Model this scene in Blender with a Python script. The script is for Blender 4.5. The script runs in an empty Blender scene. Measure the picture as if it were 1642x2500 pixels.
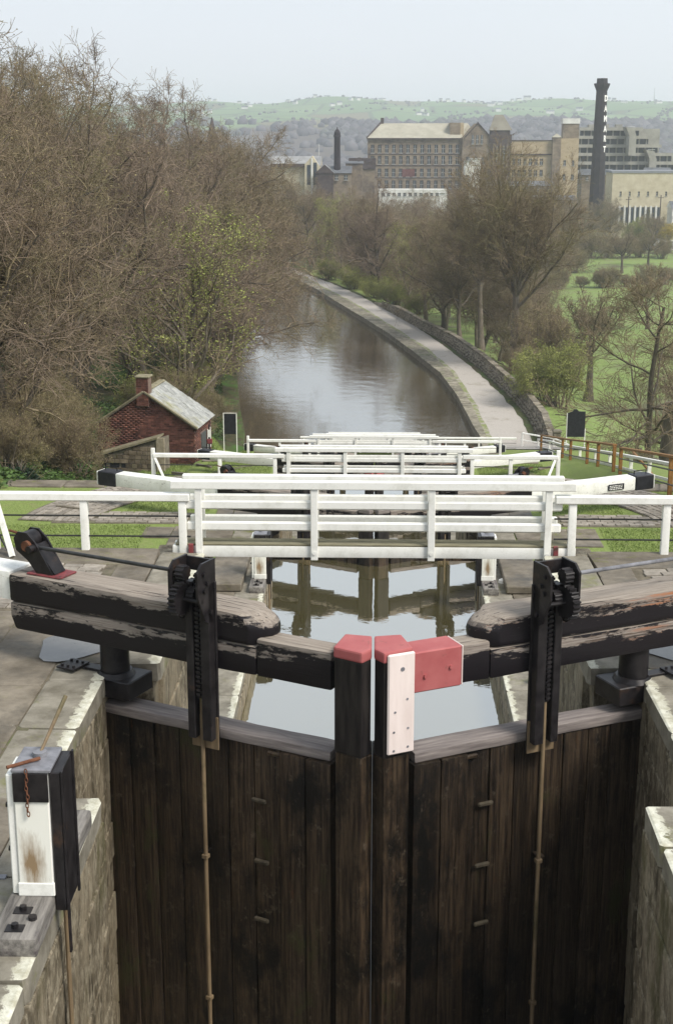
import bpy, bmesh, math, random
import numpy as np
from mathutils import Vector, Matrix, noise

random.seed(7)
rng = np.random.default_rng(7)
scene = bpy.context.scene
COL = scene.collection
R = math.radians

# ------------------------------------------------------------------ camera, sky, sun, exposure
cam_d = bpy.data.cameras.new('camera')
cam = bpy.data.objects.new('camera', cam_d)
COL.objects.link(cam)
scene.camera = cam
cam.location = (0, 0, 5.12)
cam.rotation_euler = (R(90 - 14.905), 0, R(1.5955))
cam_d.sensor_fit = 'VERTICAL'
cam_d.sensor_height = 36
cam_d.lens = 48.96
cam_d.clip_start = 0.1
cam_d.clip_end = 20000

SUN_EL, SUN_AZ = 48, 125          # azimuth clockwise from +Y (down the locks)
world = bpy.data.worlds.new('World')
scene.world = world
world.use_nodes = True
wn = world.node_tree.nodes
wl = world.node_tree.links
wn.clear()
w_out = wn.new('ShaderNodeOutputWorld')
w_bg = wn.new('ShaderNodeBackground')
w_bg.inputs['Strength'].default_value = 0.1
w_sky = wn.new('ShaderNodeTexSky')
w_sky.sky_type = 'NISHITA'
w_sky.sun_disc = False
w_sky.sun_elevation = R(SUN_EL)
w_sky.sun_rotation = R(SUN_AZ)
w_sky.dust_density = 3.0
w_mix = wn.new('ShaderNodeMix')
w_mix.data_type = 'RGBA'
w_mix.inputs[0].default_value = 0.86
# a thin even cloud sheet: paler low down, a little bluer overhead
w_geo = wn.new('ShaderNodeTexCoord')
w_sep = wn.new('ShaderNodeSeparateXYZ')
w_ramp = wn.new('ShaderNodeValToRGB')
w_ramp.color_ramp.elements[0].position = 0.0
w_ramp.color_ramp.elements[0].color = (0.745, 0.768, 0.795, 1)
w_ramp.color_ramp.elements[1].position = 0.22
w_ramp.color_ramp.elements[1].color = (0.55, 0.605, 0.67, 1)
w_mul = wn.new('ShaderNodeVectorMath')
w_mul.operation = 'SCALE'
w_mul.inputs['Scale'].default_value = 10.5
w_noise = wn.new('ShaderNodeTexNoise')
w_noise.inputs['Scale'].default_value = 2.2
w_noise.inputs['Detail'].default_value = 5
w_nr = wn.new('ShaderNodeMapRange')
w_nr.inputs['To Min'].default_value = 0.93
w_nr.inputs['To Max'].default_value = 1.07
w_m2 = wn.new('ShaderNodeVectorMath')
w_m2.operation = 'SCALE'
wl.new(w_geo.outputs['Generated'], w_sep.inputs[0])
wl.new(w_sep.outputs['Z'], w_ramp.inputs[0])
wl.new(w_geo.outputs['Generated'], w_noise.inputs['Vector'])
wl.new(w_noise.outputs['Fac'], w_nr.inputs['Value'])
wl.new(w_ramp.outputs['Color'], w_mul.inputs[0])
wl.new(w_mul.outputs['Vector'], w_m2.inputs[0])
wl.new(w_nr.outputs['Result'], w_m2.inputs['Scale'])
wl.new(w_sky.outputs['Color'], w_mix.inputs[6])
wl.new(w_m2.outputs['Vector'], w_mix.inputs[7])
wl.new(w_mix.outputs[2], w_bg.inputs['Color'])
wl.new(w_bg.outputs[0], w_out.inputs['Surface'])

sun_d = bpy.data.lights.new('sun', 'SUN')
sun_d.energy = 3.0
sun_d.angle = R(20)
sun_d.color = (1.0, 0.95, 0.87)
sun = bpy.data.objects.new('sun', sun_d)
COL.objects.link(sun)
sun.rotation_euler = (R(90 - SUN_EL), 0, R(180 - SUN_AZ))

scene.view_settings.view_transform = 'Standard'
scene.view_settings.look = 'None'
scene.view_settings.gamma = 1
scene.view_settings.use_curve_mapping = False
scene.view_settings.exposure = 0.47
scene.cycles.volume_bounces = 1
scene.cycles.max_bounces = 6
scene.cycles.diffuse_bounces = 3
scene.cycles.glossy_bounces = 3
scene.cycles.volume_step_rate = 4

# ------------------------------------------------------------------ materials
class NT:
    def __init__(s, name, rough=0.8):
        s.m = bpy.data.materials.new(name)
        s.m.use_nodes = True
        s.n = s.m.node_tree.nodes
        s.l = s.m.node_tree.links
        s.b = s.n['Principled BSDF']
        s.b.inputs['Roughness'].default_value = rough
        s.b.inputs['Specular IOR Level'].default_value = 0.25
    def coord(s, kind='Object', scale=(1, 1, 1)):
        if kind == 'World':
            o = s.n.new('ShaderNodeNewGeometry').outputs['Position']
        else:
            o = s.n.new('ShaderNodeTexCoord').outputs[kind]
        mp = s.n.new('ShaderNodeMapping')
        mp.inputs['Scale'].default_value = scale
        s.l.new(o, mp.inputs['Vector'])
        return mp.outputs[0]
    def noise(s, vec, scale=5, detail=6, rough=0.6, dist=0.0):
        t = s.n.new('ShaderNodeTexNoise')
        t.inputs['Scale'].default_value = scale
        t.inputs['Detail'].default_value = detail
        t.inputs['Roughness'].default_value = rough
        t.inputs['Distortion'].default_value = dist
        s.l.new(vec, t.inputs['Vector'])
        return t.outputs['Fac']
    def ramp(s, fac, a, b):
        m = s.n.new('ShaderNodeMapRange')
        m.inputs['From Min'].default_value = a
        m.inputs['From Max'].default_value = b
        s.l.new(fac, m.inputs['Value'])
        return m.outputs['Result']
    def mix(s, fac, a, b):
        m = s.n.new('ShaderNodeMix')
        m.data_type = 'RGBA'
        for i, v in ((0, fac), (6, a), (7, b)):
            if isinstance(v, (int, float)):
                m.inputs[i].default_value = v
            elif isinstance(v, tuple):
                m.inputs[i].default_value = v + (1,) if len(v) == 3 else v
            else:
                s.l.new(v, m.inputs[i])
        return m.outputs[2]
    def math(s, op, a, b=None, clamp=False):
        m = s.n.new('ShaderNodeMath')
        m.operation = op
        m.use_clamp = clamp
        for i, v in ((0, a), (1, b)):
            if v is None: continue
            if isinstance(v, (int, float)): m.inputs[i].default_value = v
            else: s.l.new(v, m.inputs[i])
        return m.outputs[0]
    def sep(s, vec):
        x = s.n.new('ShaderNodeSeparateXYZ')
        s.l.new(vec, x.inputs[0])
        return x.outputs
    def rand(s):
        return s.n.new('ShaderNodeObjectInfo').outputs['Random']
    def island(s):
        return s.n.new('ShaderNodeNewGeometry').outputs['Random Per Island']
    def color(s, c): s.l.new(c, s.b.inputs['Base Color'])
    def bump(s, h, strength=0.4, dist=0.02):
        b = s.n.new('ShaderNodeBump')
        b.inputs['Strength'].default_value = strength
        b.inputs['Distance'].default_value = dist
        s.l.new(h, b.inputs['Height'])
        s.l.new(b.outputs[0], s.b.inputs['Normal'])

def noisemat(name, c1, c2, scale=5, stretch=(1, 1, 1), rough=0.85, bump=0.4, bd=0.01, kind='Object', c3=None, c3s=1.5, c3r=(0.55, 0.7), var=0.0, isl=0.0, edge=(0.35, 0.65)):
    t = NT(name, rough)
    v = t.coord(kind, stretch)
    n = t.noise(v, scale, 8, 0.65)
    c = t.mix(t.ramp(n, *edge), c1, c2)
    if c3:
        n3 = t.noise(t.coord(kind, (1, 1, 1)), c3s, 7, 0.7)
        c = t.mix(t.ramp(n3, *c3r), c, c3)
    if var or isl:
        r = t.rand() if var else t.island()
        k = var or isl
        f = t.math('ADD', t.math('MULTIPLY', r, 2 * k), 1 - k)
        m = t.n.new('ShaderNodeVectorMath'); m.operation = 'SCALE'
        t.l.new(c, m.inputs[0]); t.l.new(f, m.inputs['Scale'])
        c = m.outputs[0]
    t.color(c)
    if bump: t.bump(n, bump, bd)
    return t.m

M = {}
def paving():
    t = NT('paving_stone', .72)
    P = t.coord('World')
    a = t.noise(P, 2.2, 9, .68); b = t.noise(P, .75, 8, .7); c_ = t.noise(P, 26, 6, .8); d = t.noise(t.coord('World', (1, 1.6, 1)), 5.5, 8, .75)
    c = t.mix(t.ramp(a, .34, .66), (.10, .084, .063), (.235, .203, .158))
    c = t.mix(t.ramp(b, .52, .64), c, (.075, .066, .052))
    c = t.mix(t.math('MULTIPLY', t.ramp(b, .46, .36), t.ramp(d, .5, .62)), c, (.145, .150, .050))
    c = t.mix(t.ramp(d, .66, .76), c, (.36, .335, .29))
    c = t.mix(t.ramp(c_, .685, .72), c, (.50, .48, .43))
    f = t.math('ADD', t.math('MULTIPLY', t.rand(), .22), .89)
    m = t.n.new('ShaderNodeVectorMath'); m.operation = 'SCALE'
    t.l.new(c, m.inputs[0]); t.l.new(f, m.inputs['Scale'])
    t.color(m.outputs[0])
    t.l.new(t.ramp(b, .62, .40), t.b.inputs['Roughness'])
    rr = t.n.new('ShaderNodeMapRange'); rr.inputs['From Min'].default_value = .40; rr.inputs['From Max'].default_value = .62; rr.inputs['To Min'].default_value = .85; rr.inputs['To Max'].default_value = .42
    t.l.new(b, rr.inputs['Value']); t.l.new(rr.outputs[0], t.b.inputs['Roughness'])
    t.bump(t.math('ADD', a, t.math('MULTIPLY', d, .6)), .7, .02)
    return t.m
M['stone'] = paving()
M['brickbed'] = noisemat('path_joint_earth', (.10, .085, .06), (.20, .18, .13), 6, kind='World', c3=(.13, .17, .05), c3s=1.0)
M['sett'] = noisemat('sett_stone', (.19, .165, .135), (.33, .295, .25), 8, rough=.75, bump=.5, bd=.01, kind='World', var=.22)
M['dirt'] = noisemat('joint_dirt', (.085, .072, .05), (.17, .145, .105), 6, kind='World', c3=(.10, .13, .04), c3s=1.2, bump=.6)
def wallmat():
    t = NT('lock_wall_stone', .65)
    a = t.noise(t.coord('World', (1, 1, .32)), 3.2, 9, .72, .4)
    b = t.noise(t.coord('World', (1, 1, .5)), 1.1, 8, .7)
    c_ = t.noise(t.coord('World', (1, 1, .6)), 9, 8, .8)
    c = t.mix(t.ramp(a, .36, .64), (.060, .048, .030), (.285, .235, .160))
    c = t.mix(t.ramp(c_, .52, .40), c, (.33, .285, .205))
    c = t.mix(t.ramp(b, .56, .68), c, (.085, .080, .030))
    c = t.mix(t.ramp(c_, .59, .67), c, (.045, .034, .022))
    f = t.math('ADD', t.math('MULTIPLY', t.rand(), .16), .92)
    m = t.n.new('ShaderNodeVectorMath'); m.operation = 'SCALE'
    t.l.new(c, m.inputs[0]); t.l.new(f, m.inputs['Scale'])
    t.color(m.outputs[0])
    t.bump(t.math('ADD', a, t.math('MULTIPLY', c_, .5)), 1.0, .05)
    return t.m
M['wallstone'] = wallmat()
M['cottage_coping'] = noisemat('weathered_coping', (.20, .18, .12), (.34, .31, .24), 6, kind='World')
M['grass'] = noisemat('lawn_grass', (.12, .18, .035), (.22, .28, .065), 22, kind='World', c3=(.20, .22, .07), c3s=.5, c3r=(.45, .75), bump=.8, bd=.04, rough=.9)
M['vergegrass'] = noisemat('worn_verge', (.15, .18, .06), (.25, .27, .11), 9, kind='World', c3=(.33, .30, .25), c3s=1.3, c3r=(.47, .56))
M['blade'] = noisemat('grass_blades', (.15, .205, .050), (.26, .325, .10), .8, kind='World', isl=.16, bump=0, rough=.8)
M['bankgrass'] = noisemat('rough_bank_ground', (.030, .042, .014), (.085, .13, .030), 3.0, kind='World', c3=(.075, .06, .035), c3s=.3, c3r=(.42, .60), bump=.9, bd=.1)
M['gravel'] = noisemat('gravel_path', (.34, .31, .275), (.48, .44, .395), 14, kind='World', c3=(.28, .25, .20), c3s=.5, bump=.4, bd=.01)
M['kerbstone'] = noisemat('canal_edge_stone', (.13, .115, .08), (.32, .29, .23), 2.5, kind='World', c3=(.12, .15, .05), c3s=.8, var=.2)
M['rubble'] = noisemat('rubble_wall', (.135, .118, .088), (.29, .25, .195), 3.0, kind='World', c3=(.07, .08, .03), c3s=.7, var=.3, bump=.9, bd=.04)
M['iron'] = noisemat('black_iron', (.008, .007, .008), (.026, .023, .024), 9, rough=.38, bump=.35, bd=.004, c3=(.07, .04, .025), c3s=2.5, c3r=(.60, .74))
M['rod'] = noisemat('rusty_rod', (.12, .085, .05), (.22, .16, .095), 9, (1, 1, .25), rough=.6, c3=(.07, .07, .03), c3s=1.5)
M['steel'] = noisemat('worn_steel', (.10, .10, .11), (.24, .24, .26), 6, rough=.35, bump=.2)
M['rust'] = noisemat('rusty_chain', (.085, .034, .020), (.17, .075, .042), 20, rough=.9)
M['red'] = noisemat('pink_red_paint', (.33, .078, .080), (.42, .135, .13), 4, rough=.6, bump=.4, bd=.004, c3=(.17, .075, .062), c3s=6.5, c3r=(.60, .68), edge=(.25, .75))
M['redrail'] = noisemat('dark_red_iron', (.17, .035, .040), (.24, .06, .062), 5, rough=.6, c3=(.07, .04, .035), c3s=9, c3r=(.52, .62))
M['redbrick'] = noisemat('red_brick', (.095, .040, .032), (.185, .082, .060), 3, kind='World', var=.45, rough=.9, bump=.4, c3=(.05, .022, .022), c3s=.7, c3r=(.5, .66))
M['mortar'] = noisemat('brick_mortar', (.14, .09, .07), (.22, .16, .125), 5, kind='World')
M['slate'] = noisemat('stone_slate', (.23, .235, .22), (.40, .40, .38), 4, kind='World', c3=(.26, .25, .13), c3s=.8, c3r=(.5, .7), var=.15, rough=.7)
M['whiteboard'] = noisemat('fresh_white_board', (.66, .56, .52), (.76, .66, .62), 9, (1, 1, .15), rough=.5, bump=.2, bd=.003)
M['brownwood'] = noisemat('orange_brown_timber', (.20, .095, .028), (.32, .165, .055), 6, rough=.6)
M['blackboard'] = noisemat('black_panel', (.012, .012, .016), (.028, .028, .034), 8, rough=.4, bump=0)
M['darkpipe'] = noisemat('black_pipe', (.02, .02, .02), (.045, .045, .045), 8, rough=.4, bump=0)
def plankmat():
    t = NT('wet_gate_planks', .5)
    a = t.noise(t.coord('Object', (5, 5, .22)), 7, 9, .75)
    b = t.noise(t.coord('World', (1, 1, .6)), 1.3, 8, .72)
    c_ = t.noise(t.coord('World', (1, 1, .8)), 8, 8, .8)
    c = t.mix(t.ramp(a, .40, .62), (.016, .010, .0065), (.112, .076, .046))
    c = t.mix(t.ramp(b, .50, .60), c, (.0075, .006, .0045))
    c = t.mix(t.ramp(c_, .57, .66), c, (.13, .10, .070))
    c = t.mix(t.ramp(b, .42, .32), c, (.060, .062, .022))
    rs = t.noise(t.coord('World', (2.2, 2.2, .5)), 3.1, 7, .8)
    c = t.mix(t.ramp(rs, .63, .72), c, (.12, .050, .022))
    c = t.mix(t.ramp(c_, .70, .73), c, (.30, .26, .21))
    f = t.math('ADD', t.math('MULTIPLY', t.rand(), .42), .34)
    m = t.n.new('ShaderNodeVectorMath'); m.operation = 'SCALE'
    t.l.new(c, m.inputs[0]); t.l.new(f, m.inputs['Scale'])
    t.color(m.outputs[0])
    t.bump(t.math('ADD', a, t.math('MULTIPLY', c_, .8)), .9, .012)
    return t.m
M['planks'] = plankmat()
M['walkwood'] = noisemat('grey_walkway_timber', (.13, .11, .105), (.27, .235, .215), 7, (.3, 4, 4), rough=.75, bump=.5, bd=.01)
M['baulk'] = noisemat('grey_baulk_timber', (.085, .078, .072), (.27, .25, .225), 6, (3, .3, 3), rough=.8, bump=.6, bd=.01, c3=(.08, .06, .07), c3s=2.2, c3r=(.56, .66))
M['strap'] = noisemat('mossy_peg', (.032, .026, .018), (.075, .062, .042), 10)
M['deck'] = noisemat('mossy_deck', (.15, .135, .085), (.26, .24, .16), 8, (.5, 3, 3), kind='World')

def white_paint(name, streak=.5, chips=(.70, .78)):
    t = NT(name, .5)
    v = t.coord('World', (.7, .7, .6))
    n = t.noise(v, 5, 9, .8)
    c = t.mix(t.ramp(n, .48, .80), (.84, .83, .78), (.56, .55, .48))
    al = t.noise(t.coord('World', (.8, .8, 1.5)), 2.2, 7, .75)
    c = t.mix(t.ramp(al, .66, .84), c, (.50, .51, .40))
    n2 = t.noise(t.coord('World', (1, 1, 3)), 6, 8, .75)
    c = t.mix(t.ramp(n2, *chips), c, (.20, .17, .14))
    t.color(c)
    t.bump(n2, .25, .004)
    return t.m
M['white'] = white_paint('white_gloss_paint')
M['whiteworn'] = white_paint('worn_white_paint', chips=(.60, .66))

def peel(name, wood=(.27, .235, .205), wood2=(.15, .12, .10), paint=(.011, .009, .011), bias=.0, warm=False, zc=None, zlo=.33, zhi=.9, seam=.60, seam_w=.10):
    """black paint flaking off grey timber: bare along the top arris and the seam between two baulks"""
    t = NT(name, .6)
    v = t.coord('Object', (.28, 3, 3))
    fine = t.noise(v, 7, 8, .7)
    grain = t.noise(t.coord('Object', (.25, 6, 6)), 9, 8, .75, .6)
    w = t.mix(t.ramp(grain, .35, .62), wood2, wood)
    if warm:
        wn_ = t.noise(t.coord('Object', (.5, 2, 2)), 2.2, 5, .6)
        st_ = t.noise(t.coord('Object', (.3, 5, 8)), 4, 6, .7)
        w = t.mix(t.math('MULTIPLY', t.ramp(wn_, .46, .60), t.ramp(st_, .50, .60)), w, (.30, .13, .065))
        w = t.mix(t.ramp(st_, .46, .40), w, (.095, .07, .055))
    o = t.sep(t.coord('Object'))
    z = o['Z']
    edge = t.noise(t.coord('Object', (.8, 2.2, 3.0)), 2.3, 10, .78)
    # signed height fields: 0..1 near the top edge and just above/below the seam
    top = t.math('MULTIPLY', t.math('SUBTRACT', z, zhi - .095), 8)
    sm = t.math('SUBTRACT', .75, t.math('MULTIPLY', t.math('ABSOLUTE', t.math('SUBTRACT', z, seam - .035)), 1 / seam_w))
    big = t.math('MAXIMUM', top, sm)
    big = t.math('MAXIMUM', big, -1.2)
    f = t.math('ADD', big, t.math('MULTIPLY', t.math('SUBTRACT', edge, .5 - bias), 6.5))
    f = t.ramp(f, .28, .42)
    gm = t.n.new('ShaderNodeNewGeometry').outputs['True Normal']
    up = t.ramp(t.sep(gm)['Z'], .55, .8)
    top_w = t.mix(t.ramp(grain, .35, .65), (.185, .150, .120), (.36, .315, .265))
    w = t.mix(up, w, top_w)
    f = t.math('MAXIMUM', f, t.math('MULTIPLY', up, t.ramp(edge, .72, .62)))
    crack = t.noise(t.coord('Object', (.12, 5, 9)), 6, 4, .6)
    w = t.mix(t.ramp(crack, .40, .34), w, (.045, .035, .03))
    t.color(t.mix(f, paint, w))
    rg = t.n.new('ShaderNodeMapRange')
    rg.inputs['To Min'].default_value = .38; rg.inputs['To Max'].default_value = .85
    t.l.new(f, rg.inputs['Value']); t.l.new(rg.outputs[0], t.b.inputs['Roughness'])
    h = t.math('SUBTRACT', t.math('MULTIPLY', grain, .5), t.math('MULTIPLY', f, .6))
    t.bump(h, .7, .012)
    return t.m
M['peel_left'] = peel('flaking_black_paint', bias=-.005, seam_w=.085)
M['peel_right'] = peel('flaking_black_paint_splintered', wood=(.31, .275, .24), wood2=(.13, .10, .085), bias=.02, warm=True, seam_w=.07)
M['peel_rail'] = peel('flaking_black_rail', seam=.74, bias=.09, zhi=.72)
M['peel_post'] = noisemat('black_mitre_post', (.009, .008, .009), (.03, .026, .024), 6, (3, 3, .4), rough=.4, bump=.4, bd=.006, c3=(.17, .14, .10), c3s=2.6, c3r=(.66, .70))
M['beamtop'] = noisemat('weathered_beam_top', (.20, .165, .135), (.37, .325, .28), 7, (.22, 4, 4), rough=.85, bump=.6, bd=.008)

def coping(name, edge):
    t = NT(name, .75)
    n = t.noise(t.coord('World'), 3.5, 8, .65)
    c = t.mix(t.ramp(n, .35, .65), (.14, .125, .095), (.29, .265, .215))
    m = t.noise(t.coord('World'), 1.3, 6, .7)
    c = t.mix(t.ramp(m, .55, .7), c, (.15, .155, .045))
    p = t.sep(t.coord('World'))
    ax = t.math('SUBTRACT', t.math('ABSOLUTE', p['X']), edge)
    e = t.noise(t.coord('World'), 7, 7, .75)
    f = t.math('ADD', t.math('MULTIPLY', t.math('SUBTRACT', .12, ax), 14), t.math('MULTIPLY', t.math('SUBTRACT', e, .5), 5))
    f = t.ramp(f, .2, .5)
    # paint only on the upper arris
    g = t.n.new('ShaderNodeNewGeometry').outputs['True Normal']
    up = t.ramp(t.sep(g)['Z'], .3, .6)
    f = t.math('MULTIPLY', f, up)
    wh = t.mix(t.ramp(e, .38, .62), (.66, .65, .55), (.38, .36, .27))
    t.color(t.mix(f, c, wh))
    t.bump(e, .6, .012)
    return t.m
M['coping'] = coping('painted_coping', 2.17)
M['coping_recess'] = coping('painted_recess_coping', 2.66)

def water(name, ripple, body=(.060, .050, .022), gl=.62):
    t = NT(name)
    t.n.remove(t.b)
    out = t.n['Material Output']
    d = t.n.new('ShaderNodeBsdfDiffuse'); d.inputs['Color'].default_value = body + (1,)
    g = t.n.new('ShaderNodeBsdfGlossy'); g.inputs['Roughness'].default_value = .02
    g.inputs['Color'].default_value = (1, .99, .96, 1)
    mx = t.n.new('ShaderNodeMixShader')
    lw = t.n.new('ShaderNodeLayerWeight'); lw.inputs['Blend'].default_value = .5
    fac = t.ramp(lw.outputs['Facing'], .0, .78)
    fac = t.math('MULTIPLY', fac, gl)
    v = t.coord('World', (1, 1, 1))
    n1 = t.noise(v, .7, 3, .5)
    n2 = t.noise(v, 5.5, 3, .5)
    h = t.math('ADD', t.math('MULTIPLY', n1, 1.0), t.math('MULTIPLY', n2, .22))
    b = t.n.new('ShaderNodeBump')
    b.inputs['Strength'].default_value = 1.0
    b.inputs['Distance'].default_value = ripple
    t.l.new(h, b.inputs['Height'])
    t.l.new(b.outputs[0], g.inputs['Normal'])
    t.l.new(fac, mx.inputs[0]); t.l.new(d.outputs[0], mx.inputs[1]); t.l.new(g.outputs[0], mx.inputs[2])
    t.l.new(mx.outputs[0], out.inputs['Surface'])
    return t.m
M['water'] = water('still_lock_water', .006, body=(.125, .108, .048), gl=.80)
M['canalwater'] = water('canal_water', .020, body=(.085, .070, .045), gl=.66)

# ------------------------------------------------------------------ helpers
def tag(o, label=None, cat=None, group=None, kind=None):
    if label: o['label'] = label
    if cat: o['category'] = cat
    if group: o['group'] = group
    if kind: o['kind'] = kind
    return o

def link(name, me, mat=None, parent=None, loc=None):
    o = bpy.data.objects.new(name, me)
    COL.objects.link(o)
    if mat is not None and me is not None and not me.materials:
        me.materials.append(M[mat] if isinstance(mat, str) else mat)
    if parent is not None: o.parent = parent
    if loc: o.location = loc
    return o

def empty(name, loc=(0, 0, 0), rz=0.0):
    o = bpy.data.objects.new(name, None)
    COL.objects.link(o)
    o.location = loc
    o.rotation_euler = (0, 0, rz)
    o.empty_display_size = .3
    return o

def add_box(bm, lo, hi, bev=0.0, mtx=None):
    c = [(lo[i] + hi[i]) / 2 for i in range(3)]
    s = [abs(hi[i] - lo[i]) for i in range(3)]
    m = Matrix.Translation(c) @ Matrix.Diagonal((s[0], s[1], s[2], 1))
    g = bmesh.ops.create_cube(bm, size=1, matrix=m)
    vs = g['verts']
    if bev > 0:
        es = list({e for v in vs for e in v.link_edges})
        r = bmesh.ops.bevel(bm, geom=es, offset=min(bev, min(s) * .45), segments=1, affect='EDGES', profile=.5)
        vs = list({v for f in r['faces'] for v in f.verts} | {v for v in vs if v.is_valid})
    if mtx is not None:
        bmesh.ops.transform(bm, matrix=mtx, verts=vs)
    return vs

def add_cyl(bm, p0, p1, r0, r1=None, n=12, caps=True):
    r1 = r0 if r1 is None else r1
    p0, p1 = Vector(p0), Vector(p1)
    d = p1 - p0
    q = d.to_track_quat('Z', 'Y').to_matrix().to_4x4()
    m = Matrix.Translation((p0 + p1) / 2) @ q
    bmesh.ops.create_cone(bm, cap_ends=caps, segments=n, radius1=r0, radius2=r1, depth=d.length, matrix=m)

def add_prism(bm, pts, a, b):
    """closed polygon (list of 3D points) extruded by the vector a->b"""
    off = Vector(b) - Vector(a)
    v0 = [bm.verts.new(Vector(p)) for p in pts]
    v1 = [bm.verts.new(Vector(p) + off) for p in pts]
    n = len(pts)
    bm.faces.new(v0[::-1]); bm.faces.new(v1)
    for i in range(n):
        bm.faces.new((v0[i], v0[(i + 1) % n], v1[(i + 1) % n], v1[i]))

def fin(name, bm, mat, parent=None, smooth=False, loc=None):
    bmesh.ops.recalc_face_normals(bm, faces=bm.faces)
    me = bpy.data.meshes.new(name)
    bm.to_mesh(me); bm.free()
    if smooth:
        for p in me.polygons: p.use_smooth = True
    return link(name, me, mat, parent, loc)

def box(name, lo, hi, mat, parent=None, bev=0.01, mtx=None):
    bm = bmesh.new()
    add_box(bm, lo, hi, bev, mtx)
    return fin(name, bm, mat, parent)

def cyl(name, p0, p1, r, mat, parent=None, n=12, r1=None):
    bm = bmesh.new()
    add_cyl(bm, p0, p1, r, r1, n)
    o = fin(name, bm, mat, parent, True)
    o.data.set_sharp_from_angle(angle=R(40))
    return o

def timber(name, lo, hi, mat, parent=None, amp=.008, seg=10, axis=0, bev=.02, round_end=None, seed=0, lat=2):
    """a baulk of timber with slightly wavering edges, long along axis"""
    bm = bmesh.new()
    n = [lat, lat, lat]; n[axis] = seg
    size = [hi[i] - lo[i] for i in range(3)]
    bmesh.ops.create_cube(bm, size=1)
    for ax in range(3):
        for k in range(1, n[ax]):
            t = k / n[ax] - .5
            no = [0, 0, 0]; no[ax] = 1
            co = [0, 0, 0]; co[ax] = t
            bmesh.ops.bisect_plane(bm, geom=bm.verts[:] + bm.edges[:] + bm.faces[:], plane_co=co, plane_no=no)
    for v in bm.verts:
        for i in range(3):
            v.co[i] = lo[i] + (v.co[i] + .5) * size[i]
    if bev:
        es = [e for e in bm.edges if e.is_manifold and e.calc_face_angle(0) > 1.2]
        bmesh.ops.bevel(bm, geom=es, offset=bev, segments=2, affect='EDGES', profile=.6)
    if round_end:
        round_end(bm)
    for v in bm.verts:
        q = v.co * 1.7 + Vector((seed * 3.1, 0, seed))
        d = noise.noise_vector(q) * amp + noise.noise_vector(q * 4) * amp * .5
        v.co += Vector(d)
    o = fin(name, bm, mat, parent, True)
    o.data.set_sharp_from_angle(angle=R(35))
    return o

def grid_mesh(name, xs, ys, zf, keep=None):
    nx, ny = len(xs), len(ys)
    X, Y = np.meshgrid(xs, ys, indexing='ij')
    Z = zf(X, Y)
    co = np.stack([X, Y, Z], -1).reshape(-1, 3)
    i, j = np.meshgrid(np.arange(nx - 1), np.arange(ny - 1), indexing='ij')
    a = i * ny + j
    q = np.stack([a, a + ny, a + ny + 1, a + 1], -1).reshape(-1, 4)
    if keep is not None:
        cx = (X[:-1, :-1] + X[1:, 1:]) / 2; cy = (Y[:-1, :-1] + Y[1:, 1:]) / 2
        q = q[keep(cx, cy).reshape(-1)]
    return np_mesh(name, co, q)

def np_mesh(name, co, quads, smooth=True):
    me = bpy.data.meshes.new(name)
    k = quads.shape[1]
    me.vertices.add(len(co)); me.vertices.foreach_set('co', np.ascontiguousarray(co, np.float32).ravel())
    me.loops.add(quads.size); me.loops.foreach_set('vertex_index', np.ascontiguousarray(quads, np.int32).ravel())
    me.polygons.add(len(quads))
    me.polygons.foreach_set('loop_start', np.arange(0, quads.size, k, dtype=np.int32))
    me.polygons.foreach_set('loop_total', np.full(len(quads), k, np.int32))
    if smooth: me.polygons.foreach_set('use_smooth', np.ones(len(quads), bool))
    me.update(calc_edges=True); me.validate()
    return me

def ribbon(name, left, right, ys, z, mat, parent=None, kind=None, zf=None):
    co = []; q = []
    for i, y in enumerate(ys):
        for f in (left, right):
            x = f(y)
            co.append((x, y, (z if zf is None else zf(x, y))))
    for i in range(len(ys) - 1):
        q.append((2 * i, 2 * i + 1, 2 * i + 3, 2 * i + 2))
    me = np_mesh(name, np.array(co), np.array(q))
    o = link(name, me, mat, parent)
    if kind: o['kind'] = kind
    return o

# pools of unit blocks shared by bricks, stones and slabs
def block_pool(mat, bev=.06, jit=.03, n=6, name='block'):
    out = []
    for s in range(n):
        bm = bmesh.new()
        add_box(bm, (-.5, -.5, -.5), (.5, .5, .5), bev)
        for v in bm.verts:
            v.co += Vector([random.uniform(-jit, jit) for _ in range(3)])
        me = bpy.data.meshes.new(name)
        bmesh.ops.recalc_face_normals(bm, faces=bm.faces)
        bm.to_mesh(me); bm.free()
        me.materials.append(M[mat])
        out.append(me)
    return out
POOL = {}
def piece(name, pool, parent, loc, size, rz=0, rot=None, label=None):
    if pool not in POOL: POOL[pool] = block_pool(pool, .04 if pool != 'redbrick' else .02, .016 if pool != 'redbrick' else .01)
    o = bpy.data.objects.new(name, random.choice(POOL[pool]))
    COL.objects.link(o)
    o.parent = parent
    o.location = loc
    o.scale = size
    o.rotation_euler = rot if rot is not None else (0, 0, rz)
    return o

# ------------------------------------------------------------------ layout of the staircase
YK = [0.0, 18.3, 37.4, 56.2]            # how far down the flight each level's copy stands
ZK = [0.0, -3.55, -7.2, -11.0]          # ground level of each terrace
STEP = [17.35 + y for y in YK]          # far edge of each terrace
HW = [9.5, 9.2, 6.6, 6.2]               # half width of the level terraces
CW = 2.17                               # half width of a chamber
WZ = -15.2                              # canal water

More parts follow.
